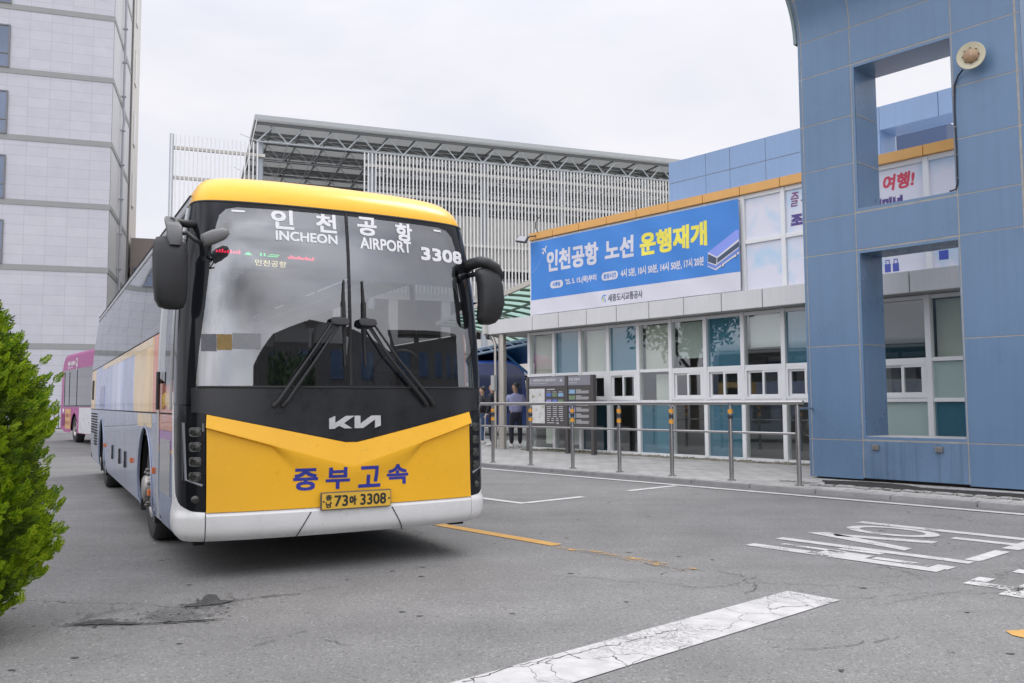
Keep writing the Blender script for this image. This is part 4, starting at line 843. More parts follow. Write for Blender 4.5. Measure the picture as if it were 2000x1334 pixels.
# ================================================================== the yellow coach
BL = 11.8                                                # length
ROWS = np.array([(.27,.075,1.215),(.33,.02,1.255),(.5,0,1.268),(1.0,0,1.268),(1.42,.01,1.268),(2.0,.03,1.25),(2.5,.065,1.205),(2.85,.12,1.155),
    (2.95,.155,1.135),(3.03,.22,1.105),(3.105,.33,1.05),(3.155,.47,.97),(3.195,.66,.86),(3.225,.95,.68),(3.243,1.35,.42),(3.25,1.85,.05)])
LEAN = math.tan(R(0.8))
def _cr(v):                                              # Catmull-Rom through the rows
    n = len(ROWS)-1; i = min(int(max(v, 0)), n-1); f = min(max(v-i, 0), 1)
    p0, p1, p2, p3 = ROWS[max(i-1,0)], ROWS[i], ROWS[i+1], ROWS[min(i+2,n)]
    h = lambda a, b_, c, d: 0.5*((2*b_)+(c-a)*f+(2*a-5*b_+4*c-d)*f*f+(3*b_-a-3*c+d)*f**3)
    dz = lambda a, b_: (b_[0]-a[0]) or 1e-6
    # non-uniform tangents so long and short rows join smoothly
    m1 = (p2-p0)/dz(p0, p2)*dz(p1, p2); m2 = (p3-p1)/dz(p1, p3)*dz(p1, p2)
    h00, h10, h01, h11 = 2*f**3-3*f**2+1, f**3-2*f**2+f, -2*f**3+3*f**2, f**3-f**2
    r = h00*p1+h10*m1+h01*p2+h11*m2; r[0] = p1[0]+(p2[0]-p1[0])*f; return r
VT = np.linspace(0, len(ROWS)-1, 600); RT = np.array([_cr(v) for v in VT])
def row(z): return float(np.interp(z, RT[:,0], RT[:,1])), float(np.interp(z, RT[:,0], RT[:,2]))
_tt = np.linspace(0, np.pi/2, 160); _q = np.sin(_tt)**(2/7.); _q = np.concatenate([np.linspace(0, _q[1], 40)[:-1], _q[1:]])
_y = .10*_q**2+.4*(1-np.clip(1-_q**7, 0, 1)**(1/7.))
def Sf(a, z, off=0.0):                                   # front surface: arc position a (0 = centre), height z
    def P(a, z):
        y0, W = row(z); x = np.append(_q*W, W); y = np.append(_y, 3.0); L = np.concatenate([[0], np.cumsum(np.hypot(np.diff(x), np.diff(y)))])
        s = abs(a); return Vector((math.copysign(float(np.interp(s, L, x)), a)-LEAN*z, float(np.interp(s, L, y))+y0, z))
    p = P(a, z)
    if off:
        e = 0.02; n = (P(a+e, z)-P(a-e, z)).cross(P(a, z+e)-P(a, z-e)).normalized(); p = p+n*off
    return p
def Ss(side, y, z, off=0.0):
    return Vector((side*(row(z)[1]+off)-LEAN*z, y, z))
def lin(a, b_, n): return [a+(b_-a)*i/(n-1) for i in range(n)]
def pw(pts):                                             # piecewise-linear function
    xs = [p[0] for p in pts]; ys = [p[1] for p in pts]; return lambda x: float(np.interp(x, xs, ys))
def shell(P, thick, offf):                               # grid of outer points + turned-in rim
    m = MB(); m.grid(P); return m
def fpatch(name, mat, parent, al, zb, zt, nz=8, off=0.0, lip=0.012, smooth=30, label=None):
    zb = zb if callable(zb) else (lambda a, c=zb: c); zt = zt if callable(zt) else (lambda a, c=zt: c)
    of = off if callable(off) else (lambda a, z: off)
    P = [[Sf(a, zb(a)+(zt(a)-zb(a))*j/(nz-1), of(a, zb(a)+(zt(a)-zb(a))*j/(nz-1))) for j in range(nz)] for a in al]
    m = MB(); m.grid(P)
    if lip:
        rimo = [P[i][0] for i in range(len(al))]+[P[-1][j] for j in range(1, nz)]+[P[i][-1] for i in range(len(al)-2, -1, -1)]+[P[0][j] for j in range(nz-2, 0, -1)]
        c = Vector((0, 2.0, 1.6)); ri = [p+(c-p).normalized()*lip for p in rimo]; n = len(rimo)
        m.add(rimo+ri, [((i+1) % n, i, i+n, (i+1) % n+n) for i in range(n)])
    return part(name, m, mat, parent, smooth=smooth, label=label)
def sgrid(m, side, ys, zb, zt, nz=6, off=0.0):
    zb = zb if callable(zb) else (lambda a, c=zb: c); zt = zt if callable(zt) else (lambda a, c=zt: c)
    P = [[Ss(side, y, zb(y)+(zt(y)-zb(y))*j/(nz-1), off) for j in range(nz)] for y in ys]
    m.grid(P if side > 0 else P[::-1])
    rim = [P[i][0] for i in range(len(ys))]+[P[-1][j] for j in range(1, nz)]+[P[i][-1] for i in range(len(ys)-2, -1, -1)]+[P[0][j] for j in range(nz-2, 0, -1)]
    ri = [p-Vector((side*0.014, 0, 0)) for p in rim]; n = len(rim)
    m.add(rim+ri, [((i+1) % n, i, i+n, (i+1) % n+n) for i in range(n)] if side > 0 else [(i, (i+1) % n, (i+1) % n+n, i+n) for i in range(n)])
    return m
def spatch(name, mat, parent, side, ys, zb, zt, nz=6, off=0.0, label=None):
    return part(name, sgrid(MB(), side, ys, zb, zt, nz, off), mat, parent, smooth=30, label=label)

byel = pm('coach_yellow', (0.87,0.455,0.024), 0.28, coat=0.22, spec=0.25, var=0.03, vs=2.2, rvar=0.04, dirt=0.10)
bwht = pm('coach_white', (0.72,0.715,0.70), 0.3, coat=0.3, var=0.05, vs=3, dirt=0.16)
gblk = pm('gloss_black', (0.010,0.011,0.014), 0.08, coat=0.0, spec=0.28, var=0.2, rvar=0.03)
sblk = pm('satin_black', (0.017,0.018,0.021), 0.30, var=0.25, vs=4, rvar=0.06)
pblk = pm('plastic_black', (0.019,0.0195,0.021), 0.5, var=0.2, vs=5, bump=0.1, bs=200)
dark = pm('under_dark', (0.012,0.012,0.012), 0.8)
navy = pm('navy_vinyl', (0.030,0.040,0.30), 0.35, var=0.03)
wvin = pm('white_vinyl', (0.80,0.80,0.80), 0.4, var=0.02)
silv = pm('silver_trim', (0.46,0.47,0.48), 0.3, metal=0.4, var=0.04)
rubb = pm('rubber', (0.022,0.022,0.023), 0.75, var=0.25, vs=8)
ws = glass('windscreen', 2.7, (0.72,0.74,0.75), ripple=0.02)
sg = glass('side_glass', 1.75, (0.30,0.31,0.32), ripple=0.05)
def wrapmat():                                           # printed film on the sides: blocks of colour by position
    m, nt, b = newmat('side_wrap'); L = nt.links.new; tc = _n(nt, 'ShaderNodeTexCoord'); s = _n(nt, 'ShaderNodeSeparateXYZ'); L(tc.outputs['Object'], s.inputs[0])
    wn = _n(nt, 'ShaderNodeTexNoise', Scale=0.8, Detail=3.0); L(tc.outputs['Object'], wn.inputs['Vector']); wa = _n(nt, 'ShaderNodeMath', operation='MULTIPLY_ADD'); L(wn.outputs[0], wa.inputs[0]); wa.inputs[1].default_value = 0.12; L(s.outputs[1], wa.inputs[2])
    mr = _n(nt, 'ShaderNodeMapRange'); mr.inputs[1].default_value = 0.06; mr.inputs[2].default_value = 12.06; L(wa.outputs[0], mr.inputs[0])
    r1 = _n(nt, 'ShaderNodeValToRGB'); r1.color_ramp.interpolation = 'CONSTANT'
    es = r1.color_ramp.elements
    cols = [(0.0,(0.55,0.15,0.05)),(1.36,(0.56,0.16,0.07)),(1.80,(0.60,0.38,0.12)),(2.05,(0.74,0.50,0.20)),(2.5,(0.76,0.55,0.26)),(3.55,(0.36,0.42,0.60)),(5.2,(0.47,0.51,0.62)),(6.6,(0.34,0.40,0.58)),(10.2,(0.66,0.46,0.20))]
    es[0].position = 0; es[0].color = (*cols[0][1],1); es[1].position = cols[1][0]/12; es[1].color = (*cols[1][1],1)
    for y, c in cols[2:]: e = es.new(y/12); e.color = (*c,1)
    L(mr.outputs[0], r1.inputs[0])
    r2 = _n(nt, 'ShaderNodeValToRGB'); r2.color_ramp.interpolation = 'CONSTANT'; e2 = r2.color_ramp.elements
    e2[0].position = 0; e2[0].color = (0.25,0.30,0.43,1); e2[1].position = 1.0; e2[1].color = (0.25,0.30,0.43,1)
    # below the lower line only lavender-grey, except an orange tongue near the front
    lt = _n(nt, 'ShaderNodeMath', operation='LESS_THAN'); L(s.outputs[2], lt.inputs[0]); lt.inputs[1].default_value = 1.12
    mx = _n(nt, 'ShaderNodeMix', data_type='RGBA'); L(lt.outputs[0], mx.inputs[0]); L(r1.outputs[0], mx.inputs[6]); L(r2.outputs[0], mx.inputs[7])
    # soft printed photographs: cool marbled areas over the blue block
    n = _n(nt, 'ShaderNodeTexNoise', Scale=0.9, Detail=5.0, Distortion=1.2)
    mp = _n(nt, 'ShaderNodeMapping'); mp.inputs['Scale'].default_value = (1, 1.3, 0.45); L(tc.outputs['Object'], mp.inputs[0]); L(mp.outputs[0], n.inputs['Vector'])
    r3 = _n(nt, 'ShaderNodeMapRange'); r3.inputs[1].default_value = .35; r3.inputs[2].default_value = .65; r3.inputs[3].default_value = .78; r3.inputs[4].default_value = 1.22; L(n.outputs[0], r3.inputs[0])
    sc_ = _n(nt, 'ShaderNodeVectorMath', operation='SCALE'); L(mx.outputs[2], sc_.inputs[0]); L(r3.outputs[0], sc_.inputs['Scale']); L(sc_.outputs[0], b.inputs['Base Color'])
    b.inputs['Roughness'].default_value = 0.2; b.inputs['Specular IOR Level'].default_value = 0.12; b.inputs['Coat Weight'].default_value = 0.30; b.inputs['Coat Roughness'].default_value = 0.02; MATS['side_wrap'] = m; return m
wrap = wrapmat()
skirt = pm('skirt_greyblue', (0.235,0.275,0.375), 0.22, coat=0.5, var=0.05, vs=1.0, dirt=0.05)
doorm = pm('door_greyblue', (0.12,0.17,0.30), 0.2, coat=0.5, var=0.04)
doorp = pm('door_print', (0.50,0.15,0.07), 0.2, coat=0.5, var=0.10)

bus = thing('coach', 'large yellow fronted express coach parked facing the camera, grey blue printed side', 'bus', BUS, (0, 0, 0))
# --- shell: sides, rear, roof
def ringpts(v, ins=0.0):
    z, y0, W = _cr(v); W = max(W-ins, 0.02); pts = []
    for t_ in np.linspace(0, np.pi/2, 26):
        q = math.sin(t_)**(2/7.) if t_ > 0 else 0.0; pts.append((q*W, .10*q*q+.4*(1-max(0, 1-q**7)**(1/7.))+y0+ins))
    yr = BL-0.28-0.35*y0
    ys = [pts[-1][1]+(yr-pts[-1][1])*i/30 for i in range(1, 31)]
    pts += [(W, y) for y in ys]
    rc = min(0.28, W)
    for i in range(1, 9): t_ = math.pi/2*i/8; pts.append((W-rc+rc*math.cos(t_), yr+rc*math.sin(t_)-ins))
    pts.append((0, yr+rc-ins+0.02))
    full = pts+[(-x, y) for x, y in pts[-2:0:-1]]
    return [Vector((x-LEAN*z, y, z)) for x, y in full]
vs_ = [7.0+0.0*i for i in range(1)]+list(np.linspace(7.05, 15, 40))
rings = [ringpts(v) for v in vs_]; n = len(rings[0])
cap, rear = MB(), MB()
allv = [p for r_ in rings for p in r_]
fc, frr = [], []
for i in range(len(rings)-1):
    for j in range(n):
        f = (i*n+j, i*n+(j+1) % n, (i+1)*n+(j+1) % n, (i+1)*n+j); cy = sum(allv[k].y for k in f)/4
        (fc if cy < 1.55 else frr).append(f)
cap.add(allv, fc); rear.add(allv, frr); rear.add(rings[-1], [tuple(range(n))])
part('roof_cap', cap, byel, bus, smooth=50); part('roof', rear, pm('roof_white', (0.60,0.60,0.60), 0.4, var=0.05), bus, smooth=50)
zs = [1.0, 1.2, 1.5, 1.7, 1.925]
rg = []
for z in zs:
    y0, W = row(z); W -= 0.03; yr = BL-0.30; c = [(W, .5)]+[(W, .5+(yr-.5)*i/8) for i in range(1, 9)]+[(W-.26+.26*math.cos(R(11.25*i)), yr+.26*math.sin(R(11.25*i))) for i in range(1, 9)]
    full = c+[(-x, y) for x, y in c[::-1]]; rg.append([Vector((x-LEAN*z, y, z)) for x, y in full])
m = MB(); m.grid(rg); part('body', m, pm('body_grey', (0.05,0.052,0.06), 0.5), bus, smooth=40)
# rear wall skin
m = MB()
P = []
for z in [.32,.5,1.0,1.6,2.2,2.85]:
    W = row(z)[1]; yr = BL-0.28; c = [(W-.28+.28*math.cos(R(9*i)), yr+.28*math.sin(R(9*i))) for i in range(0, 11)]; full = c+[(-x, y) for x, y in c[::-1]]; P.append([Vector((x-LEAN*z, y, z)) for x, y in full])
m.grid(P); part('rear_panel', m, skirt, bus, smooth=40)
# chassis boxes under the floor
m = MB(); m.box(-1.12,1.12,.30,1.80,.36,1.0); m.box(-1.15,1.15,3.12,7.85,.36,1.0); m.box(-1.15,1.15,9.2,BL-.1,.36,1.0); m.box(-.72,.72,1.80,9.2,.36,1.02); m.box(-1.2,1.2,.4,BL-.1,.99,1.05)
part('chassis', m, dark, bus)
# --- front panels
A1 = 1.095
def vtop(a): return 1.0+max(0, abs(a)-0.05)*0.23/1.045
fr_al = sorted(set([-A1, A1]+lin(-A1, A1, 71)))
def crease(a): return 0.80+abs(a)*0.302
def yoff(a, z):
    c = crease(a); t_ = vtop(a)
    if z >= c: return 0.012+0.030*(t_-z)/max(t_-c, .05)
    wd_ = float(np.interp(abs(a), [0, .45, .62, 1.1], [.26, .18, .016, .012])); d = min((c-z)/wd_, 1.0); s_ = d*d*(3-2*d)
    return 0.042-0.032*s_+0.020*max(0, (0.72-z)/0.25)**2*0.5
def front_panel():
    al = lin(-A1+.004, A1-.004, 91); P = []
    for a in al:
        c, t_ = crease(a), vtop(a)-.004; wd_ = float(np.interp(abs(a), [0, .45, .62, 1.1], [.26, .18, .014, .010]))
        zs_ = lin(.502, c-wd_, 13)[:-1]+lin(c-wd_, c, 8)[:-1]+[c-.0005]+lin(c+.0005, t_, 10)
        P.append([Sf(a, z, yoff(a, z)) for z in zs_])
    m = MB(); m.grid(P); nz = len(P[0])
    rimo = [p[0] for p in P]+[P[-1][j] for j in range(1, nz)]+[p[-1] for p in P[-2::-1]]+[P[0][j] for j in range(nz-2, 0, -1)]; c = Vector((0, 2, 1.6)); ri = [p+(c-p).normalized()*.012 for p in rimo]; n = len(rimo)
    m.add(rimo+ri, [((i+1) % n, i, i+n, (i+1) % n+n) for i in range(n)]); part('front_panel', m, byel, bus, smooth=24)
front_panel()
fpatch('front_mask', sblk, bus, lin(-1.2, 1.2, 61), lambda a: min(vtop(a), 1.24), 1.425, nz=9, off=0.014, smooth=40)
fpatch('front_backing', dark, bus, lin(-1.46, 1.46, 61), 0.31, 1.45, nz=6, off=-0.022, lip=0)
# bumper: middle, two inner wedges, two corners rising beside the lamps
def bprof(a, z):                                          # a shallow ledge along the top of the bumper
    return 0.006+0.016*min(1, max(0, (z-.30)/.05))*min(1, max(0, (0.50-z)/.02))
fpatch('bumper', bwht, bus, lin(-A1+.004, A1-.004, 61), 0.285, 0.497, nz=10, off=bprof, smooth=28, label='white bumper')
cw_ = lambda a: -0.44 if a < 0 else 0.44
m = MB()
for s_ in (-1, 1):
    p = [Sf(s_*(0.33+(0.44-0.33)*i/6), 0.470-(0.470-0.29)*i/6, 0.0245) for i in range(7)]
    m.tube(p, 0.004, 5)
part('bumper_seam', m, dark, bus)
hz_b = pw([(A1, .505), (1.2, .515), (1.30, .56), (1.40, .64), (1.452, .80), (1.47, .95)]); hz_t = pw([(A1, 1.235), (1.2, 1.29), (1.47, 1.31)])
for s_ in (-1, 1):
    al = lin(A1+.004, 1.56, 22) if s_ > 0 else lin(-1.56, -A1-.004, 22)
    fpatch('bumper_corner', bwht, bus, al, 0.285, lambda a: (hz_b(abs(a))-0.004) if abs(a) < 1.47 else 0.95+(abs(a)-1.47)*6.0, nz=12, off=bprof, smooth=30, label='white bumper corner')
    al = lin(1.474, 1.56, 5) if s_ > 0 else lin(-1.56, -1.474, 5)
    fpatch('corner_strip', bwht, bus, al, 0.90, 1.40, nz=8, off=0.008)
    al = lin(A1+.004, 1.468, 22) if s_ > 0 else lin(-1.468, -A1-.004, 22)
    hl = fpatch('headlight', gblk, bus, al, lambda a: hz_b(abs(a)), lambda a: hz_t(abs(a)), nz=14, off=0.006, smooth=40)
    lens = pm('lamp_module', (0.065,0.065,0.06), 0.12, metal=0.4, var=0.8, vs=45); drl = pm('drl_bar', (0.17,0.175,0.19), 0.35, var=0.1)
    for z in (1.095, .985, .875, .765):
        c = Sf(s_*1.172, z, 0.006); nrm = (Sf(s_*1.172, z, .05)-Sf(s_*1.172, z, .01)).normalized(); M = Matrix.Translation(c) @ nrm.to_track_quat('Z', 'Y').to_matrix().to_4x4()
        m = MB(); m.M = M; m.loft([((0,0,-.004),(.046,0,0),(0,.037,0)),((0,0,.003),(.046,0,0),(0,.037,0)),((0,0,.006),(.040,0,0),(0,.031,0)),((0,0,.004),(.036,0,0),(0,.027,0)),((0,.004,.009),(.022,0,0),(0,.014,0))], 16, 4)
        part('lamp_module', m, lens, hl, smooth=40)
    m = MB(); rim = [Sf(s_*1.118, 1.155, .009), Sf(s_*1.118, .70, .009), Sf(s_*1.24, .745, .009), Sf(s_*1.26, 1.165, .009), Sf(s_*1.118, 1.155, .009)]
    m.tube(rim[1:4], 0.011, 6); m.tube([Sf(s_*1.115, 1.16, .009), Sf(s_*1.115, 1.10, .009)], .009, 6); part('light_bar', m, drl, hl, smooth=40)
    m = MB(); m.tube([Sf(s_*1.275, 1.17, .008), Sf(s_*1.268, .74, .008)], 0.005, 5); part('light_guide', m, pm('dark_guide', (0.10,0.105,0.11), 0.2), hl)
    c = Sf(s_*1.17, .60, .008); nrm = (Sf(s_*1.17, .6, .05)-Sf(s_*1.17, .6, .01)).normalized(); M = Matrix.Translation(c) @ nrm.to_track_quat('Z', 'Y').to_matrix().to_4x4()
    m = MB(); m.lathe([(0.03,-.004),(0.03,.003),(0.022,.006),(0.018,.012),(0,.016)], 16, M); part('fog_lamp', m, lens, hl, smooth=50)
# emblem
E1 = [(903,205),(937,190),(937,231),(1000,190),(1049,190),(986,231),(1034,262),(990,262),(958,241),(935,262),(903,265)]
E2 = [(1049,190),(1083,190),(1083,236),(1150,190),(1205,190),(1205,249),(1171,262),(1171,214),(1098,262),(1049,262)]
def logo(p): return (-0.185+(p[0]-903)/302*0.425, 1.205-(p[1]-190)/75*0.103)
m = MB()
for tri in ([(903,205),(937,190),(937,262),(903,265)], [(937,231),(1000,190),(1049,190),(975,240),(937,258)], [(952,243),(978,226),(1034,262),(990,262)], [(1049,190),(1083,190),(1083,262),(1049,262)], [(1083,236),(1150,190),(1205,190),(1098,262),(1083,262)], [(1171,190),(1205,190),(1205,249),(1171,262)]):
    q = [logo(p) for p in tri]; k_ = len(q); front = [Sf(u, v, 0.026) for u, v in q]; back = [Sf(u, v, 0.012) for u, v in q]
    m.add(front+back, [tuple(range(k_))[::-1]]+[(i, (i+1) % k_, (i+1) % k_+k_, i+k_) for i in range(k_)])
part('emblem', m, pm('emblem_silver', (0.62,0.62,0.62), 0.3, metal=0.3), bus, fixn=True)
fF = lambda off: (lambda u, v, d: Sf(u, v, off+d))
m = MB()
def fy(u, v, d): return Sf(u, v, yoff(u, v)+0.0025+d)
for s_, u in zip('중부고속', (-.465,-.215,.045,.290)): text(m, s_, u, u+.19, .635+.012*(u > .2), .805+.004*(u > .2), fy, 0.0055)
part('lettering', m, navy, bus, label='blue company lettering')
# number plate
yp = Sf(0.02, .545, 0).y-0.05
m = MB(); m.box(-.27,.305,yp,yp+.03,.478,.615); npl = part('number_plate', m, pm('plate_rim', (0.16,0.14,0.10), 0.5), bus, bevel=0.004)
m = MB(); m.box(-.262,.297,yp-.003,yp-.0005,.486,.607); part('plate_face', m, pm('plate_yellow', (0.70,0.42,0.045), 0.4, var=0.06), npl)
fP = lambda u, v, d: Vector((u, yp-.0045-d*.6, v))
m = MB(); text(m, '충', -.235, -.185, .552, .597, fP, .002); text(m, '남', -.235, -.185, .497, .545, fP, .002); text(m, '73', -.165, -.055, .503, .590, fP, .0025); text(m, '아', -.045, .015, .508, .582, fP, .004); text(m, '3308', .045, .26, .503, .590, fP, .0025)
for x in (-.25,.285): m.lathe([(0,0),(.008,0),(.008,.003),(0,.004)], 8, Matrix.Translation((x,yp-.002,.545)) @ Matrix.Rotation(R(90),4,'X'))
part('plate_text', m, pm('plate_ink', (0.02,0.025,0.02), 0.5), npl)
# --- windscreen
gz_t = pw([(0,2.835),(.86,2.83),(.94,2.81),(.99,2.76),(1.02,2.66),(1.05,2.5),(1.10,2.05),(1.14,1.75),(1.165,1.50),(1.172,1.445)])
hal = lin(0, .85, 18)+[.88,.91,.94,.965,.98,.99,1.0,1.01,1.02,1.03,1.04,1.05,1.065,1.08,1.10,1.12,1.14,1.155,1.165,1.172]
GB = 1.44
for s_ in (-1, 1):
    al = [max(a, .014) for a in hal]; al = [s_*a for a in al]; al = al if s_ > 0 else al[::-1]
    fpatch('windscreen_pane', ws, bus, al, GB, lambda a: gz_t(abs(a)), nz=20, off=0.008, lip=0, smooth=60)
full = [-a for a in hal[::-1]]+hal[1:]
fpatch('windscreen_border', gblk, bus, full, lambda a: gz_t(abs(a)), 2.872, nz=8, off=0.009, lip=0.02, smooth=60)
for s_ in (-1, 1):
    al = lin(1.172, 1.50, 18); al = al if s_ > 0 else [-a for a in al[::-1]]
    fpatch('corner_pillar', gblk, bus, al, lambda a: 1.30 if abs(a) > 1.2 else 1.425, lambda a: 2.872, nz=16, off=0.009, lip=0.03, smooth=60)
fpatch('lower_border', gblk, bus, lin(-1.172, 1.172, 40), 1.425, GB, nz=3, off=0.009, lip=0.02, smooth=60)
m = MB(); m.tube([Sf(0.0, z, 0.010) for z in lin(GB, 2.86, 12)], 0.013, 6); part('centre_divider', m, rubb, bus, smooth=40)
m = MB()
for z, u0, u1 in ((2.872, -1.3, 1.3),): m.tube([Sf(a, z, 0.006) for a in lin(u0, u1, 50)], 0.011, 6)
part('roof_seal', m, rubb, bus, smooth=40)
m = MB(); m.tube([Sf(a, 1.430, 0.016) for a in lin(-1.15, 1.15, 40)], 0.009, 6); part('lower_seal', m, rubb, bus, smooth=40)
fg = fF(0.0125)
for s_, u0, u1, v0, v1 in (('인',-.605,-.43,2.675,2.835),('천',-.255,-.085,2.675,2.832),('공',.090,.26,2.682,2.842),('항',.43,.585,2.665,2.825)): m = MB(); text(m, s_, u0, u1, v0, v1, fg, 0.0055); part('destination_letter', m, wvin, bus)
for s_, q, b_ in (('INCHEON', (-.575,-.085,2.583,2.662), .0032), ('AIRPORT', (.105,.565,2.567,2.667), .0032), ('3308', (.655,1.085,2.52,2.635), .006)): m = MB(); text(m, s_, *q, fg, b_); part('destination_word', m, wvin, bus)
m = MB(); strokes(m, [rect(-.90,-.80,2.79,2.805), rect(.80,.875,2.79,2.806)], fg, 0.0)
part('glass_mark', m, wvin, bus)
m = MB(); strokes(m, [rect(-1.13,-1.02,1.70,1.83)], fg, 0); part('notice_sticker', m, pm('sticker_grey', (0.10,0.105,0.115), 0.5, var=.2, vs=40), bus)
m = MB(); strokes(m, [rect(-1.018,-.91,1.71,1.83)], fg, 0); part('notice_sticker', m, pm('sticker_amber', (0.22,0.14,0.035), 0.5, var=.2, vs=30), bus)
m = MB(); strokes(m, [rect(-.908,-.70,1.72,1.84)], fg, 0); part('notice_sticker', m, pm('sticker_pale', (0.20,0.205,0.21), 0.5, var=.1, vs=30), bus)
# --- wipers
for s_ in (-1, 1):
    m = MB(); b0, b1, hb = (.61,.545,.10) if s_ < 0 else (.72,.655,.13)
    for a0, da in ((b0, .045), (b1, -.02)):
        pts = [Sf(s_*a0, 1.285, .03), Sf(s_*(a0-.04), 1.33, .05), Sf(s_*(hb+da+.19), 1.68, .075), Sf(s_*(hb+da), 1.955, .055)]
        m.tube(pts, [.022,.018,.011,.009], 8)
    w_ = part('wiper', m, pblk, bus, smooth=50)
    m = MB(); a0 = s_*hb; c = Sf(a0, 1.955, .045); m.loft([(c+Vector((0,-.025,-.025)),(.055,0,0),(0,0,.02)),(c+Vector((0,-.03,0)),(.075,0,0),(0,.02,.03)),(c+Vector((0,.01,.01)),(.05,0,0),(0,0,.025))], 12); part('wiper_joint', m, pblk, w_, smooth=50)
    ab = -.055 if s_ < 0 else .115
    m = MB(); m.tube([Sf(ab-.008*s_, 2.295, .022), Sf(ab, 2.1, .022), Sf(ab, 1.9, .022), Sf(ab+.004, 1.60, .022)], [.006,.013,.016,.008], 6); m.tube([Sf(ab, 2.12, .035), Sf(ab, 1.95, .045), Sf(ab, 1.8, .035)], .012, 6); part('wiper_blade', m, rubb, w_, smooth=50)
# --- mirrors
ml = MB()
ml.loft([((-1.375,.02,1.995),(.045,0,0),(0,.03,0)),((-1.38,.015,2.01),(.085,0,0),(0,.055,0)),((-1.385,.01,2.06),(.108,0,0),(0,.075,0)),((-1.39,.0,2.18),(.118,0,0),(0,.085,0)),((-1.395,.0,2.38),(.120,0,0),(0,.085,0)),((-1.395,.01,2.47),(.115,0,0),(0,.075,0)),((-1.395,.02,2.515),(.098,0,0),(0,.055,0)),((-1.395,.03,2.53),(.05,0,0),(0,.03,0))], 24, 3.6)
mm_ = part('side_mirror', ml, pblk, bus, smooth=60, label='big black mirror on the door side')
m = MB(); m.loft([((-1.372,-.055,2.455),(.040,0,.0),(0,.035,.0)),((-1.372,-.05,2.50),(.052,0,.0),(0,.045,.0)),((-1.375,-.01,2.60),(.056,0,0),(0,.05,0)),((-1.385,.05,2.655),(.05,0,0),(0,.045,.02)),((-1.385,.12,2.675),(.04,0,0),(0,.02,.03))], 16, 3.5); part('mirror_bracket', m, pm('grey_plastic', (0.11,0.11,0.112), 0.5, var=.1), mm_, smooth=60)
m = MB(); m.tube([(-1.35,-.02,2.545),(-1.29,-.05,2.555),(-1.24,-.06,2.51),(-1.19,-.05,2.485),(-1.14,-.02,2.50)], .016, 8); m.tube([(-1.38,.1,2.66),(-1.25,.25,2.68),(-1.1,.3,2.7)], .03, 8); part('mirror_arm', m, pblk, mm_, smooth=60)
m = MB()
d_ = Vector((.17,0,.075)).normalized(); u_ = Vector((-d_.z,0,d_.x))
m.loft([(Vector((-1.185,-.07,2.50)),Vector((0,.03,0)),u_*.03),(Vector((-1.175,-.075,2.505)),Vector((0,.055,0)),u_*.048),(Vector((-1.11,-.08,2.535)),Vector((0,.07,0)),u_*.052),(Vector((-1.04,-.08,2.565)),Vector((0,.062,0)),u_*.044),(Vector((-1.005,-.08,2.582)),Vector((0,.03,0)),u_*.022)], 16, 3)
part('kerb_mirror', m, pm('kerb_mirror_grey', (0.16,0.16,0.16), 0.5, var=.1), mm_, smooth=60)
m = MB(); m.tube([(-1.12,-.03,2.49),(-1.13,.0,2.44),(-1.16,.03,2.38),(-1.10,.05,2.37)], .007, 6); part('cable', m, rubb, mm_)
ml = MB()
ml.loft([((1.205,.03,1.985),(.04,0,0),(0,.03,0)),((1.21,.02,2.0),(.075,0,0),(0,.055,0)),((1.225,.01,2.05),(.102,0,0),(0,.08,0)),((1.245,.0,2.17),(.112,0,0),(0,.09,0)),((1.235,.0,2.32),(.108,0,0),(0,.09,0)),((1.215,.005,2.41),(.102,0,.012),(0,.08,0)),((1.19,.01,2.465),(.09,0,.03),(0,.06,0)),((1.175,.02,2.49),(.05,0,.02),(0,.03,0))], 24, 3.4)
mr_ = part('side_mirror', ml, pblk, bus, smooth=60, label='big black mirror on the driver side')
m = MB(); m.tube([(1.12,.30,2.50),(1.125,.14,2.53),(1.15,.02,2.535),(1.20,-.04,2.52),(1.27,-.05,2.475),(1.315,-.03,2.42),(1.335,.0,2.375)], [.055,.052,.05,.048,.045,.036,.022], 14); part('mirror_arm', m, pblk, mr_, smooth=60)
m = MB(); m.tube([(1.13,.3,2.43),(1.14,.15,2.44),(1.16,.05,2.43)], .022, 8); part('stay', m, pblk, mr_, smooth=60)
# --- inside, seen through the windscreen
m = MB()
P = [[Vector((x-.02, y, z)) for x in lin(-1.16, 1.16, 25)] for y, z in ((.16,1.435),(.30,1.44),(.55,1.46),(.9,1.44),(1.0,1.30),(1.0,1.05))]
P = [[Vector((p.x, p.y+.10*(p.x/1.2)**2+(.25*max(0, abs(p.x)-.9)/.26), p.z)) for p in r_] for r_ in P]
m.grid([r_[::-1] for r_ in P]); part('dashboard', m, pm('dash', (0.030,0.031,0.033), 0.6), bus, smooth=60)
ig = pm('interior_grey', (0.17,0.17,0.175), 0.8)
m = MB(); m.box(-1.1,1.1,.9,11.2,1.25,1.32); m.box(-1.06,1.04,.75,11.2,2.86,2.9); m.box(-1.1,1.1,10.8,10.9,1.3,2.9); part('saloon', m, ig, bus)
m = MB(); m.box(-1.08,-.62,1.4,10.5,2.50,2.60); m.box(.62,1.06,1.4,10.5,2.50,2.60); part('luggage_rack', m, pm('rack_pale', (0.36,0.36,0.36), 0.6), bus)
m = MB(); m.tube([(-.62,1.3,2.50),(-.62,10.5,2.50)], .018, 6); m.tube([(.62,1.3,2.50),(.62,10.5,2.50)], .018, 6); part('handrail', m, pm('rail_white', (0.8,0.8,0.8), 0.4), bus)
st = pm('seat_fabric', (0.05,0.055,0.075), 0.9, var=.2); hr = pm('headrest_white', (0.62,0.62,0.62), 0.8)
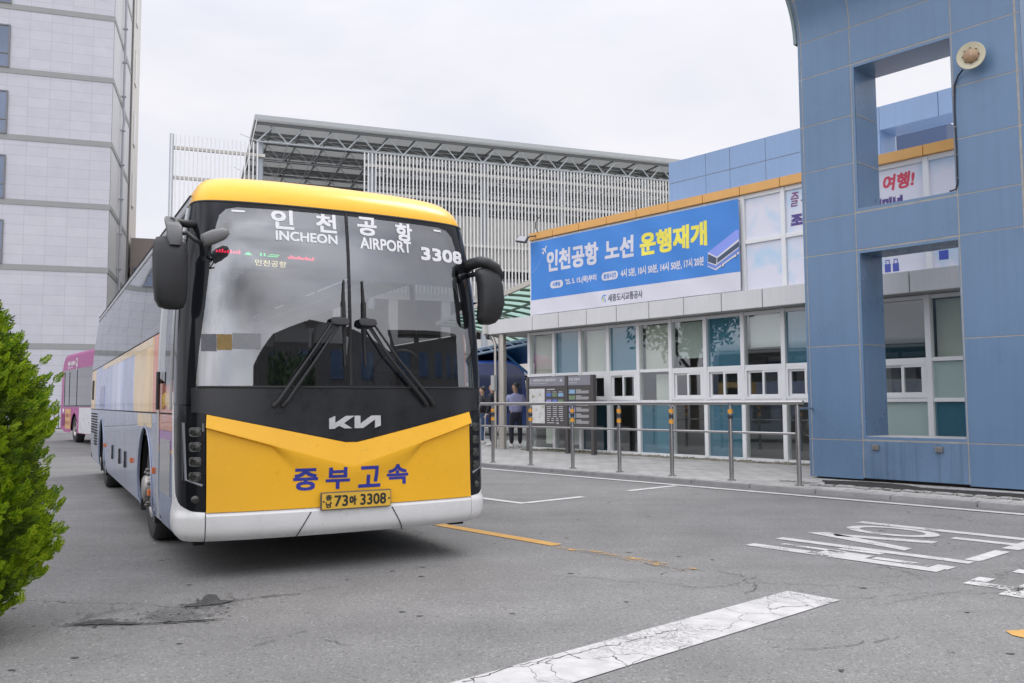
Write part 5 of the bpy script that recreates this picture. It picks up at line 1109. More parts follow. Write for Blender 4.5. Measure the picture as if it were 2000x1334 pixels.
for y in (2.6, 3.5, 4.4, 5.3):
    for x in (-.82, .42, .88) if y > 2.7 else (-.82, -.42):
        m = MB(); m.loft([((x,y,1.35),(.21,0,0),(0,.10,0)),((x,y+.03,1.8),(.22,0,0),(0,.09,0)),((x,y+.10,2.15),(.20,0,0),(0,.07,0)),((x,y+.13,2.28),(.14,0,0),(0,.05,0))], 14, 4); s2 = part('passenger_seat', m, st, bus, smooth=60)
        m = MB(); m.loft([((x,y+.02,2.03),(.205,0,0),(0,.085,0)),((x,y+.05,2.2),(.195,0,0),(0,.075,0)),((x,y+.07,2.29),(.13,0,0),(0,.05,0))], 14, 4); part('headrest_cover', m, hr, s2, smooth=60)
m = MB(); x = .72
m.loft([((x,1.55,1.35),(.24,0,0),(0,.12,0)),((x,1.58,1.8),(.25,0,0),(0,.1,0)),((x,1.66,2.1),(.2,0,0),(0,.07,0)),((x,1.68,2.26),(.13,0,0),(0,.06,0))], 14, 4); part('driver_seat', m, st, bus, smooth=60)
m = MB(); M = Matrix.Translation((.72,.92,1.60)) @ Matrix.Rotation(R(-55),4,'X')
ringp = [M @ Vector((.23*math.cos(t_), .23*math.sin(t_), 0)) for t_ in np.linspace(0, 2*math.pi, 33)]
m.tube(ringp, .018, 6, False); m.tube([M @ Vector((-.22,0,0)), M @ Vector((.22,0,0))], .016, 6); m.tube([M @ Vector((0,0,0)), (.72,1.05,1.40)], .03, 8); part('steering_wheel', m, pblk, bus, smooth=60)
for a0, a1, z0, z1 in ((.03,1.09,2.315,2.832),(-1.0,-.03,2.72,2.832)):
    al = lin(a0, a1, 20); P = [[Sf(a, min(z, gz_t(abs(a))+.02), -0.05) for z in lin(z0, z1, 8)] for a in al]; m = MB(); m.grid(P); part('sun_blind', m, pm('blind_charcoal', (0.075,0.075,0.082), 0.8), bus, smooth=60)
m = MB(); m.M = Matrix.Translation((-.60,.42,2.475)) @ Matrix.Rotation(R(4),4,'Z'); m.box(-.44,.42,0,.10,-.085,.085); led = part('led_sign', m, pm('led_case', (0.04,0.04,0.042), 0.5), bus, bevel=.006)
lr = pm('led_red', (0.5,0.02,0.05), 0.5, emit=(1.0,.03,.10,1.3)); lg = pm('led_green', (0.02,0.4,0.12), 0.5, emit=(.05,.9,.25,1.0)); ly = pm('led_yellow', (0.5,0.45,0.2), 0.5, emit=(1.0,.85,.42,1.1))
fL = lambda u, v, d: Matrix.Translation((-.60,.42,2.475)) @ Matrix.Rotation(R(4),4,'Z') @ Vector((u, -.003-d, v))
m = MB()
for i in range(9): strokes(m, [rect(-.41+i*.022,-.395+i*.022,.03,.03+.018+.012*((i*7)%3)/2)], fL, 0)
for i in range(11): strokes(m, [rect(.17+i*.021,.186+i*.021,.028,.028+.016+.012*((i*5)%3)/2)], fL, 0)
part('led_text', m, lr, led)
m = MB(); strokes(m, [[(-.19,.03),(-.12,.03),(-.155,.055)], rect(-.06,-.045,.03,.055), rect(-.03,-.015,.03,.055), rect(.0,.09,.03,.038), rect(.02,.1,.045,.052)], fL, 0); part('led_text', m, lg, led)
m = MB(); text(m, '인천공항', -.10, .16, -.05, .0, fL, 0.0); part('led_text', m, ly, led)
m = MB(); m.loft([((-.97,.36,2.24),(.03,0,0),(0,.02,0)),((-.965,.36,2.26),(.055,0,0),(0,.03,0)),((-.955,.36,2.37),(.06,0,0),(0,.035,0)),((-.955,.36,2.405),(.045,0,0),(0,.02,0))], 14, 4); m.tube([(-1.06,.40,2.35),(-1.0,.37,2.31),(-.98,.37,2.315)], .012, 6); m.tube([(-.92,.36,2.31),(-.87,.35,2.285)], [.012,.03], 8); part('inner_mirror', m, pblk, bus, smooth=60)
m = MB(); m.tube([(-.96,.30,2.25),(-.955,.28,1.9),(-.94,.26,1.47)], .006, 6); m.tube([(-1.08,.34,1.62),(-1.0,.32,1.74),(-.9,.31,1.76),(-.72,.30,1.755)], .007, 6); part('cable', m, rubb, bus)
m = MB(); m.tube([(-1.10,.46,2.62),(-1.09,.44,2.2),(-1.08,.42,1.95)], .05, 8); m.loft([((-1.08,.42,1.72),(.03,0,0),(0,.03,0)),((-1.08,.42,1.76),(.05,0,0),(0,.05,0)),((-1.08,.42,2.18),(.05,0,0),(0,.05,0)),((-1.08,.42,2.25),(.03,0,0),(0,.03,0))], 12, 3); part('grab_pole', m, pblk, bus, smooth=60)
# --- sides
AX = (2.42, 8.55)
def arch(y):
    z = 0.30
    for c in AX:
        d = abs(y-c)
        if d < .60: z = max(z, .48+math.sqrt(max(0, .60**2-d*d)))
    return min(z, 1.10)
for s_ in (-1, 1):
    ex = [c+.60*math.cos(t_) for c in AX for t_ in np.linspace(0, math.pi, 33)]
    spans = [(.50,1.32),(1.335,3.15),(3.165,4.55),(4.565,5.95),(5.965,7.4),(7.415,9.4),(9.415,BL-.28)] if s_ < 0 else [(.50,1.6),(1.615,3.15),(3.165,5.3),(5.315,7.4),(7.415,9.4),(9.415,BL-.28)]
    for i, (y0, y1) in enumerate(spans):
        if s_ < 0 and i == 0: continue
        ys = sorted(set([y0, y1]+[y for y in ex if y0 < y < y1]+lin(y0, y1, 8)))
        spatch('locker_panel', skirt, bus, s_, ys, arch, 1.222, nz=6)
    spatch('side_panel', wrap, bus, s_, lin(1.335 if s_ < 0 else .5, BL-.28, 60), 1.236, lambda y: 1.93, nz=6)
    gy = [1.36,3.0,4.7,6.4,8.1,9.8,BL-.30] if s_ < 0 else [.56,1.6,3.2,4.9,6.6,8.2,9.9,BL-.30]
    for y in gy: spatch('window_post', gblk, bus, s_, lin(max(y-.05, .54), min(y+.05, BL-.29), 3), 1.93, 2.885, nz=6, off=-.012)
    for y0, y1 in zip(gy[:-1], gy[1:]): spatch('side_window', sg, bus, s_, lin(y0+.006, y1-.006, 6), 1.942, 2.872, nz=8, off=.002)
    m = MB(); sgrid(m, s_, lin(.52, BL-.30, 40), 2.885, 2.955, nz=3, off=.012); part('gutter', m, silv, bus)
    m = MB(); m.tube([Ss(s_, y, 2.962, .012) for y in lin(.54, BL-.3, 20)], .012, 6); part('gutter_seal', m, rubb, bus, smooth=40)
    for c in AX:
        m = MB(); m.tube([Ss(s_, c+.61*math.cos(t_), .48+.61*math.sin(t_), .004) for t_ in np.linspace(R(-17), R(197), 40)], .009, 6); part('arch_trim', m, skirt, bus, smooth=40)
        m = MB(); P = [[Vector((s_*x-LEAN*.5, c+.62*math.cos(t_), .48+.60*math.sin(t_))) for x in (.74, 1.235)] for t_ in np.linspace(R(-25), R(205), 26)]; m.grid(P); part('wheel_well', m, dark, bus, smooth=60)
    # orange marker lamps, latches, vents
    am = pm('amber_lens', (0.62,0.16,0.04), 0.25)
    for y, z, w_ in ((1.93,.50,.045),(1.62,.72,.022),(3.62,.70,.022),(7.7,.70,.022)):
        m = MB(); c = Ss(s_, y, z, .008); m.box(c.x-.018,c.x+.018,y-w_,y+w_,z-.028,z+.028); part('marker_lamp', m, am, bus, bevel=.005)
    for y in (4.45, 5.2, 6.3):
        m = MB(); c = Ss(s_, y, .66, .004); m.box(c.x-.012,c.x+.012,y-.05,y+.05,.57,.76); lt_ = part('locker_latch', m, pblk, bus, bevel=.006)
        m = MB(); m.box(c.x-.018,c.x+.018,y-.02,y+.02,.64,.70); part('lock', m, silv, lt_)
    m = MB()
    for j in range(12):
        z = .62+j*.047; c = Ss(s_, 10, z, .006); m.box(c.x-.008,c.x+.008,9.75,10.35,z,z+.022); 
        if j > 3: m.box(c.x-.008,c.x+.008,10.5,11.2,z,z+.022)
    part('vent_grille', m, dark, bus)
    m = MB(); sgrid(m, s_, lin(10.7, 11.3, 4), 1.4, 1.75, nz=3, off=.003); part('vent_grille', m, dark, bus)
# door on the kerb side
sd_ = -1
spatch('door', doorm, bus, sd_, lin(.50, 1.32, 10), .30, .915, nz=8, off=.004)
spatch('door_print', pm('print_orange', (0.62,0.30,0.06), 0.2, coat=.4), bus, sd_, lin(.50, 1.32, 10), .917, .948, nz=2, off=.004)
spatch('door_print', pm('print_purple', (0.24,0.05,0.30), 0.2, coat=.4, var=.25, vs=5), bus, sd_, lin(.50, 1.32, 10), .950, 1.09, nz=3, off=.004)
spatch('door_print', doorp, bus, sd_, lin(.50, 1.32, 10), 1.092, 1.222, nz=3, off=.004)
spatch('door_print', pm('print_sun', (0.75,0.45,0.05), 0.2, coat=.4, var=.2, vs=6), bus, sd_, lin(.62, 1.12, 8), lambda y: 1.27+.03*math.cos((y-.87)*9), lambda y: 1.40-.35*(y-.87)**2, nz=3, off=.0065)
spatch('side_print', pm('print_cream', (0.70,0.50,0.22), 0.2, coat=.4), bus, sd_, lin(1.9, 8.6, 24), lambda y: 1.85+.004*max(0, y-5), 1.928, nz=3, off=.0025)
spatch('side_print', pm('print_navy', (0.07,0.11,0.30), 0.2, coat=.4, var=.4, vs=2), bus, sd_, lin(8.0, 9.0, 8), 1.25, 1.60, nz=4, off=.0025)
spatch('side_print', MATS['print_cream'], bus, sd_, lin(1.9, 3.13, 8), lambda y: max(1.09, arch(y)+.03), 1.218, nz=3, off=.0025)
dr = spatch('door', doorp, bus, sd_, lin(.50, 1.32, 10), 1.236, 1.48, nz=4, off=.004, label='upper part of the passenger door, orange print')
spatch('door_window', sg, bus, sd_, lin(.56, .97, 6), 1.46, 2.84, nz=10, off=.006)
spatch('silver_pillar', silv, bus, sd_, lin(.975, 1.315, 6), lambda y: 1.49+.12*(y-.97), 2.875, nz=8, off=.007)
spatch('door_window', pm('door_glass_low', (0.16,0.17,0.19), 0.05, coat=1.0), bus, sd_, lin(.60, 1.22, 6), .58, 1.02, nz=5, off=.008, label='low grey reflective window in the door')
m = MB()
for a_, b_ in (((.53,1.26),(.53,2.86)), ((1.30,.34),(1.30,2.86))): m.tube([Ss(-1, a_[0], z, .008) for z in lin(a_[1], b_[1], 12)], .016, 6)
m.tube([Ss(-1, y, 2.855, .008) for y in lin(.53, 1.30, 6)], .016, 6); m.tube([Ss(-1, .53+.0*i, 1.26-.0*i, .008) for i in range(2)]+[Ss(-1, .62, 1.36, .012), Ss(-1, .78, 1.46, .014), Ss(-1, 1.0, 1.52, .014), Ss(-1, 1.30, 1.55, .01)], .030, 8)
part('door_frame', m, silv, bus, smooth=50)
m = MB(); m.tube([Ss(-1, 1.20, 1.26, .03), Ss(-1, 1.20, 1.58, .03)], .016, 8); part('door_handle', m, pblk, bus, smooth=50)
# --- wheels
rimm = pm('rim_alloy', (0.34,0.32,0.30), 0.38, metal=0.75, var=.12, vs=8)
def wheel_parts(side, y, dual):
    M = Matrix.Translation((side*1.205, y, .505)) @ Matrix.Rotation(R(90)*side, 4, 'Y')
    w_ = .29 if not dual else .62
    m = MB(); m.lathe([(.285,-.012),(.31,.0),(.42,.012),(.475,.0),(.498,-.03),(.503,-.06),(.503,-.10),(.497,-.105),(.503,-.11),(.503,-w_+.03),(.48,-w_),(.28,-w_)], 48, M); wl = part('wheel', m, rubb, bus, smooth=40)
    m = MB()
    if dual: prof = [(.295,-.01),(.285,.0),(.27,-.01),(.255,-.10),(.16,-.12),(.135,-.11),(.13,.03),(.10,.045),(0,.05)]
    else: prof = [(.295,-.01),(.285,.004),(.268,-.008),(.255,-.05),(.225,-.03),(.18,.015),(.125,.03),(.115,.075),(.09,.09),(0,.095)]
    m.lathe(prof, 40, M); part('rim', m, rimm, wl, smooth=40)
    m = MB()
    for i in range(10):
        a_ = 2*math.pi*i/10; q = M @ Matrix.Translation((.168*math.cos(a_), .168*math.sin(a_), -.115 if dual else .02)); m.lathe([(.02,-.02),(.02,.03),(.013,.045),(0,.047)], 8, q)
    part('lug_nuts', m, pm('lug_dark', (0.16,0.15,0.14), 0.4, metal=.7), wl, smooth=40)
for s_ in (-1, 1):
    wheel_parts(s_, AX[0], False); wheel_parts(s_, AX[1], True)
m = MB(); m.box(1.0,1.13,.33,.45,.235,.275); m.box(-1.13,-1.05,.40,.5,.22,.27); part('tow_eye', m, dark, bus)
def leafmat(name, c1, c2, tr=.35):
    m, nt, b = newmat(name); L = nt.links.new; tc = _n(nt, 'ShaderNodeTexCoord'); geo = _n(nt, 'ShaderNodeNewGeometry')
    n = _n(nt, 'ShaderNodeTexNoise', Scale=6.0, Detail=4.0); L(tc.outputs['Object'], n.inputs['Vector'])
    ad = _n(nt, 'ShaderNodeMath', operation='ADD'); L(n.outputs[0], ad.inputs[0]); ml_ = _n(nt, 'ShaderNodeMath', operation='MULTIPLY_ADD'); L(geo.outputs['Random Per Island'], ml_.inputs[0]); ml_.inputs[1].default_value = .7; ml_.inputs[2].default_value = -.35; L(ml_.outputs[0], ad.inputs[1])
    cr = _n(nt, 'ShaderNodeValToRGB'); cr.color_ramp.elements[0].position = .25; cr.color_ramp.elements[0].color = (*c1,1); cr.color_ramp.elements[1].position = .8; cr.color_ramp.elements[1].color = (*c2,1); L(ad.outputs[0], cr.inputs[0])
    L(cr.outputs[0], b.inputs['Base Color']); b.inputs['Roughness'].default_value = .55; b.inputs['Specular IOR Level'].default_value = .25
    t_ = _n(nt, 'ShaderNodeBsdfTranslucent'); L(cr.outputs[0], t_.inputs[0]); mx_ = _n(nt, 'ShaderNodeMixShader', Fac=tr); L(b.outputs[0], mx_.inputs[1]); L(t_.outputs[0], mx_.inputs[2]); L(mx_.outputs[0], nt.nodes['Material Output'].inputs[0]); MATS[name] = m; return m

# ================================================================== other buses
def city_bus(name, label, loc, ang, L, H, cols, mirror=False, ad=None, cat='bus'):
    """plain city bus; local x along the body, visible side at -y; rear end at x = 0"""
    F = (Vector(loc), ang); b_ = thing(name, label, cat, F, (0,0,0))
    main, low, glassm = cols[:3]
    W = 2.45
    def prof(x):                                         # roof height and floor along the length: raked, rounded ends
        e = min(x, L-x); t_ = min(e/0.85, 1); return H-0.62*(1-math.sqrt(max(0, 1-(1-t_)**2)))
    xs = [0,.03,.08,.16,.28,.45,.65,.9]+lin(1.2, L-1.2, 30)+[L-.9,L-.65,L-.45,L-.28,L-.16,L-.08,L-.03,L]
    shift = lambda x, z: 0.0+0.22*max(0, (z-1.0)/H)*(1-min(x/1.0, 1))-0.18*max(0, (z-1.0)/H)*(1-min((L-x)/1.0, 1))
    axs = (2.55, L-2.6); zf = .34
    def low_z(x):
        z = zf+.12*max(0, 1-x/.9)
        for c in axs:
            if abs(x-c) < .56: z = max(z, .47+math.sqrt(max(0, .56**2-(x-c)**2)))
        return z
    xs2 = sorted(set(xs+[c+.56*math.cos(t_) for c in axs for t_ in np.linspace(0, math.pi, 25)]))
    zb1 = .95; zw0, zw1 = 1.25, H-.62
    def band_(name, mat, z0, z1, y, off=0, x0=0, x1=L, lab=None):
        m = MB(); q = [x for x in xs2 if x0 <= x <= x1]
        z0f = z0 if callable(z0) else (lambda x: z0); z1f = z1 if callable(z1) else (lambda x: z1)
        n = 5; P = [[Vector((x+shift(x, z0f(x)+(z1f(x)-z0f(x))*j/n), y-off, z0f(x)+(z1f(x)-z0f(x))*j/n)) for j in range(n+1)] for x in q]
        m.grid(P if y < 0 else P[::-1]); return part(name, m, mat, b_, smooth=40, label=lab)
    for sy in (-W/2, W/2):
        o = 0.004 if sy < 0 else -0.004
        band_('lower_panel', low, low_z, lambda x: max(zb1, low_z(x)), sy)
        band_('side_panel', main, lambda x: max(zb1, low_z(x)), lambda x: prof(x)-.16, sy)
        band_('window_band', glassm, zw0, zw1, sy, o, .35, L-.12)
    m = MB()                                              # roof
    P = []
    for x in xs: z = prof(x); P.append([Vector((x+shift(x, z), W/2*math.cos(t_)*1.0 if abs(math.cos(t_)) > .98 else W/2*math.copysign(abs(math.cos(t_))**.35, math.cos(t_)), z-.16+.16*math.sin(t_)**.6)) for t_ in np.linspace(0, math.pi, 15)])
    m.grid(P[::-1]); part('roof', m, cols[3] if len(cols) > 3 else main, b_, smooth=50)
    for x, mt in ((0, main), (L, main)):
        m = MB(); P = [[Vector((x+shift(x, z), y, z)) for z in lin(.45, prof(x)-.1, 7)] for y in lin(-W/2, W/2, 5)]; m.grid(P if x else P[::-1]); part('end_panel', m, mt, b_, smooth=40)
        m = MB(); s_ = .006 if x else -.006; P = [[Vector((x+shift(x, z)+s_, y, z)) for z in lin(1.2, prof(x)-.3, 5)] for y in lin(-W/2+.12, W/2-.12, 5)]; m.grid(P if x else P[::-1]); part('end_window', m, glassm, b_)
    m = MB(); m.box(.25,L-.25,-W/2+.06,W/2-.06,.36,.9) if False else m.box(3.2,L-3.2,-W/2+.05,W/2-.05,.36,.9); m.box(.3,1.95,-W/2+.05,W/2-.05,.40,.9); m.box(L-1.95,L-.3,-W/2+.05,W/2-.05,.40,.9); m.box(.3,L-.3,-.7,.7,.40,.9); part('chassis', m, dark, b_)
    for c in axs:
        for sy in (-1, 1):
            M = Matrix.Translation((c, sy*(W/2-.05), .48)) @ Matrix.Rotation(R(-90)*-sy, 4, 'X')
            m = MB(); M = Matrix.Translation((c, sy*(W/2-.04), .48)) @ Matrix.Rotation(R(-90)*sy, 4, 'X')
            m.lathe([(.27,-.02),(.44,.0),(.475,-.05),(.478,-.25),(.3,-.30)], 36, M); wl = part('wheel', m, rubb, b_, smooth=40)
            m = MB(); m.lathe([(.275,-.01),(.262,.0),(.24,-.02),(.22,-.10),(.12,-.09),(.11,.0),(0,.02)], 28, M); part('rim', m, rimm, wl, smooth=40)
    return b_, band_, F
pink = pm('bus_pink', (0.38,0.06,0.23), 0.35, coat=.15, var=.02, rvar=0, spec=.3); cwh = pm('bus_white', (0.66,0.66,0.66), 0.3, coat=.3, var=.03); cgl = pm('bus_window', (0.055,0.06,0.065), 0.06, coat=.6, var=.3, vs=.6, rvar=.02)
pb, pband, PF = city_bus('city_bus', 'pink and white city bus half hidden behind the coach', (-15.93, 33.05, 0), R(-53), 11.5, 3.2, (pink, pink, cgl))
pband('white_side', cwh, .36, 1.22, -1.225, .006, 3.15, 8.3)
m = MB(); m.box(.95,1.95,-1.238,-1.228,.46,1.17); adp = part('advert_panel', m, pm('advert_tan', (0.62,0.37,0.17), 0.5, var=.05), pb)
m = MB(); fA = lambda u, v, d: Vector((u, -1.240-d, v)); text(m, '세종시', 1.05, 1.8, .85, 1.02, fA, .008); text(m, '버스 노선', 1.05, 1.8, .60, .76, fA, .008); part('advert_text', m, pm('advert_red', (0.36,0.09,0.10), 0.5), adp)
m = MB(); text(m, '세종도시교통공사', 1.15, 2.55, 2.72, 2.88, lambda u, v, d: Vector((u, -1.235-d, v)), .008); text(m, 'Sejong City', 1.15, 2.1, 2.62, 2.69, lambda u, v, d: Vector((u, -1.235-d, v)), .003)
m.M = Matrix.Translation((2.85,-1.236,2.80)) @ Matrix.Rotation(R(90),4,'X'); m.lathe([(.16,0),(.16,.004),(.11,.004),(.11,0)], 24); m.box(-.03,.03,-.28,-.05,0,.004); m.M = None
part('lettering', m, wvin, pb)
m = MB(); m.box(.28,.85,-1.236,-1.228,.55,.98); part('engine_vent', m, pm('vent_plum', (0.20,0.03,0.12), 0.6), pb)
m = MB(); m.box(.62,.66,-1.24,-1.229,1.32,2.45); m.box(1.55,1.58,-1.24,-1.229,1.32,2.5); m.box(2.9,2.93,-1.24,-1.229,1.28,2.55); part('window_bars', m, gblk, pb)
m = MB(); m.lathe([(.09,0),(.09,.01),(.06,.02),(0,.02)], 14, Matrix.Translation((.55,-1.23,1.10)) @ Matrix.Rotation(R(90),4,'X')); part('filler_cap', m, wvin, pb)
bl1 = pm('bus_blue', (0.014,0.035,0.15), 0.22, coat=.6, var=.05); bl2 = pm('bus_blue_dark', (0.010,0.022,0.07), 0.15, coat=.7, var=.3, vs=.8)
bb, bband, BF = city_bus('city_bus', 'dark blue bus standing behind the waiting men', (-10.9, 36.5, 0.0), R(-4), 11.6, 3.05, (bl1, bl1, bl2, pm('bus_blue_roof', (0.05,0.14,0.55), 0.3, coat=.4)))
bband('window_band', bl2, .9, 2.42, -1.225, .006, 6, 11.5)
m = MB(); m.tube([(11.5,-1.1,2.25),(11.8,-1.35,2.3),(12.3,-1.4,2.28)], .06, 8); m.loft([((12.3,-1.4,2.28),(.07,0,0),(0,.1,0)),((12.3,-1.4,1.75),(.07,0,0),(0,.1,0))], 10, 4); part('mirror_arm', m, bl2, bb, smooth=50)
m = MB(); m.box(11.62,11.68,-.9,.9,.5,.85); part('front_bumper', m, cwh, bb)

# ================================================================== canopies behind the terminal
gcan = thing('glass_canopy', 'green glass canopy on curved pale ribs behind the end of the terminal', 'canopy', WORLD, (0, 30, 0))
A_, B_ = Vector((-3.6, 41.0, 5.05)), Vector((1.05, 25.5, 5.05)); ud = (B_-A_).normalized(); vd = Vector((-ud.y, ud.x, 0)); vd = vd if vd.x > 0 else -vd
def gc(s_, r_): return A_+(B_-A_)*s_+vd*(4.2*r_)+Vector((0,0,-0.95*r_*r_+.02))
m = MB(); m.grid([[gc(i/24, j/10) for j in range(11)] for i in range(25)]); part('glass_sheet', m, leafmat('green_glass', (0.40,0.58,0.50), (0.46,0.65,0.57), .5), gcan, smooth=60)
m = MB(); m.bar(gc(0,0)+Vector((0,0,.03)), gc(1,0)+Vector((0,0,.03)), .10, .16); m.bar(gc(0,1), gc(1,1), .10, .14); part('edge_beam', m, pm('canopy_cream', (0.55,0.52,0.44), 0.5), gcan)
gr_ = pm('canopy_green_rib', (0.14,0.19,0.14), 0.5)
m = MB()
for i in range(0, 25, 2): m.tube([gc(i/24, j/10)-Vector((0,0,.06)) for j in range(11)], .05, 6)
for r_ in (.3, .62): m.bar(gc(0, r_)-Vector((0,0,.08)), gc(1, r_)-Vector((0,0,.08)), .06, .08)
part('rib', m, gr_, gcan, smooth=50)
m = MB()
for s_ in (.1, .45, .8): m.tube([gc(s_, .75)+Vector((0,0,-5.0)), gc(s_, .75)+Vector((0,0,-.5))], .10, 10); m.tube([gc(s_, .75)+Vector((0,0,-1.2)), gc(s_, .5)+Vector((0,0,-.35)), gc(s_, .15)+Vector((0,0,-.08))], .05, 8)
part('canopy_post', m, MATS['canopy_cream'], gcan, smooth=50)
bc = thing('blue_canopy', 'blue corrugated arched canopy with a truss edge over the bus bays', 'canopy', WORLD, (0, 33, 0))
bcm = pm('canopy_blue', (0.025,0.10,0.23), 0.35, var=.08, vs=1.0); bct = pm('canopy_truss', (0.20,0.27,0.36), 0.45, var=.1)
def bcp(s_, r_): return Vector((-4.2+8.2*s_, 36.5-6.6*s_+3.0*r_, 2.92+1.18*s_+.06*math.sin(math.pi*s_)-1.05*r_*r_*(.3+.7*s_)))
m = MB(); m.grid([[bcp(i/40, j/14)+Vector((0,0,.02*(j%2))) for j in range(15)] for i in range(41)]); part('roof_sheet', m, bcm, bc, smooth=30)
m = MB(); m.tube([bcp(i/20, 0)+Vector((0,0,.06)) for i in range(21)], .05, 6); m.tube([bcp(i/20, 0)+Vector((0,-.05,-.14)) for i in range(21)], .05, 6)
for i in range(20): m.bar(bcp(i/20, 0)+Vector((0,-.03,.06)), bcp((i+.5)/20, 0)+Vector((0,-.05,-.14)), .05)
part('truss_edge', m, bct, bc, smooth=50)
m = MB(); m.tube([(-.30,34.0,3.28),(.9,33.6,2.2)], .05, 6); m.tube([(.95,33.5,0),(.95,33.5,3.9)], .09, 10); m.tube([(-4.0,36.8,0),(-4.0,36.8,2.9)], .09, 10); part('strut', m, bcm, bc, smooth=50)

# ================================================================== people
def skin_mesh(nodes, edges, sub=1):
    me = bpy.data.meshes.new('s'); me.from_pydata([n[0] for n in nodes], edges, [])
    o = bpy.data.objects.new('s', me); COL.objects.link(o)
    md = o.modifiers.new('k', 'SKIN'); md.use_smooth_shade = True
    for i, n in enumerate(nodes):
        r_ = n[1]; me.skin_vertices[0].data[i].radius = r_ if isinstance(r_, tuple) else (r_, r_); me.skin_vertices[0].data[i].use_root = (i == 0)
    o.modifiers.new('s', 'SUBSURF').levels = sub
    dg = bpy.context.evaluated_depsgraph_get(); dg.update()
    r_ = bpy.data.meshes.new_from_object(o.evaluated_get(dg)); m = MB(); m.v = [tuple(v.co) for v in r_.vertices]; m.f = [tuple(p.vertices) for p in r_.polygons]; m.mi = [0]*len(m.f)
    bpy.data.objects.remove(o); bpy.data.meshes.remove(me); bpy.data.meshes.remove(r_); return m
skinm = pm('skin', (0.42,0.25,0.17), 0.55, var=.05); hairm = pm('hair_black', (0.012,0.011,0.010), 0.5, var=.2)
def person(loc, yaw, H, label, pose, top, trousers, shoes, headyaw=0.0, build=1.0, jacket=False):
    """figure faces local +y; yaw turns it about z; pose gives elbows, wrists and knees"""
    k = H/1.75; F = (Vector(loc), yaw); p = thing('person', label, 'person', F, (0,0,0), 'men waiting by the railing')
    V = lambda x, y, z: Vector((x*k, y*k, z*k)); hr_ = Matrix.Rotation(headyaw, 3, 'Z')
    hv = lambda x, y, z: hr_ @ Vector((x*k, y*k, 0)) + Vector((0, 0, z*k))
    n, e = [], []
    def add(pt, r_, par=None):
        n.append((tuple(pt), tuple(q*k for q in r_) if isinstance(r_, tuple) else r_*k)); i = len(n)-1
        if par is not None: e.append((par, i))
        return i
    pel = add(V(0,0,.95), (.095*build,.07)); sp = add(V(0,-.005,1.12), (.11*build,.08), pel); ch = add(V(0,0,1.30), (.09*build,.07), sp); nk = add(V(0,.005,1.475), .052, ch)
    hd0 = add(hv(0,.015,1.555), (.062,.072), nk); hd = add(hv(0,.012,1.635), (.074,.094), hd0); ht = add(hv(0,.0,1.71), (.06,.075), hd)
    ns = add(hv(0,.108,1.612), .013, hd)
    for s_ in (-1, 1): add(hv(s_*.08,-.005,1.615), .016, hd)
    P = pose
    for s_, kk in ((-1, 'L'), (1, 'R')):
        sh = add(V(s_*.165*build,0,1.35), .040, ch); el = add(V(*P['el'+kk]), .042, sh); wr = add(V(*P['wr'+kk]), .030, el)
        d = (V(*P['wr'+kk])-V(*P['el'+kk])).normalized(); hb = V(*P['wr'+kk])+d*.05*k; pa = add(hb, (.036,.02), wr)
        sdv = d.cross(Vector((s_,0.2,0))).normalized()
        for f in range(4): add(hb+d*(.085+.012*(1-abs(f-1.5)))*k+sdv*(f-1.5)*.021*k+Vector((0,.02*k,0)), .0085, pa)
        add(hb+d*.03*k+sdv*-.055*k+Vector((0,.02*k,0)), .0095, pa)
        hp = add(V(s_*.095,0,.90), .07, pel); kn = add(V(s_*P['st']+.0,P['kn'+kk],.49), .046, hp); an = add(V(s_*P['st'],P['an'+kk],.09), .036, kn); add(V(s_*(P['st']+.02),P['an'+kk]+.13,.035), .036, an)
    part('body', skin_mesh(n, e), skinm, p, smooth=80)
    # upper garment
    n, e = [], []
    b0 = add(V(0,0,.90 if not jacket else .84), (.178*build,.142)); b1 = add(V(0,-.005,1.10), (.180*build,.148), b0); b2 = add(V(0,0,1.28), (.195*build,.155), b1); b3 = add(V(0,-.005,1.41), (.145,.105), b2); add(V(0,.004,1.485), .064, b3)
    for s_, kk in ((-1, 'L'), (1, 'R')):
        sh = add(V(s_*.178*build,0,1.372), .070, b2); el = add(V(*P['el'+kk]), .066, sh); add(V(*P['wr'+kk]), .052, el)
    part('jacket' if jacket else 'shirt', skin_mesh(n, e), top, p, smooth=80)
    n, e = [], []
    b0 = add(V(0,0,1.01), (.160*build,.122)); b1 = add(V(0,-.01,.87), (.168*build,.135), b0)
    for s_, kk in ((-1, 'L'), (1, 'R')):
        hp = add(V(s_*.09,0,.80), .098, b1); kn = add(V(s_*P['st'],P['kn'+kk],.49), .075, hp); add(V(s_*P['st'],P['an'+kk],.10), .062, kn)
    part('trousers', skin_mesh(n, e), trousers, p, smooth=80)
    for s_, kk in ((-1, 'L'), (1, 'R')):
        m = MB(); x, y = s_*P['st'], P['an'+kk]
        m.loft([(V(x,y-.085,.035),V(.03,0,0),V(0,0,.03)),(V(x,y-.06,.045),V(.043,0,0),V(0,0,.045)),(V(x+.004*s_,y+.03,.05),V(.046,0,0),V(0,0,.05)),(V(x+.012*s_,y+.12,.036),V(.050,0,0),V(0,0,.036)),(V(x+.016*s_,y+.185,.026),V(.034,0,0),V(0,0,.024))], 14, 3); part('shoe', m, shoes, p, smooth=70)
    m = MB(); c = hv(0,-.012,1.655)
    P_ = []
    for i in range(9):
        th_ = math.pi*i/8*.53; P_.append([c+hr_ @ Vector((.083*k*math.sin(th_)*math.cos(f), (.101*math.sin(th_)*math.sin(f)-.006)*k - (.02*k if th_ > 1.1 and math.sin(f) > 0 else 0), (.098*math.cos(th_) - (.035 if (th_ > 1.3 and math.sin(f) < .1) else 0))*k)) for f in np.linspace(0, 2*math.pi, 25)])
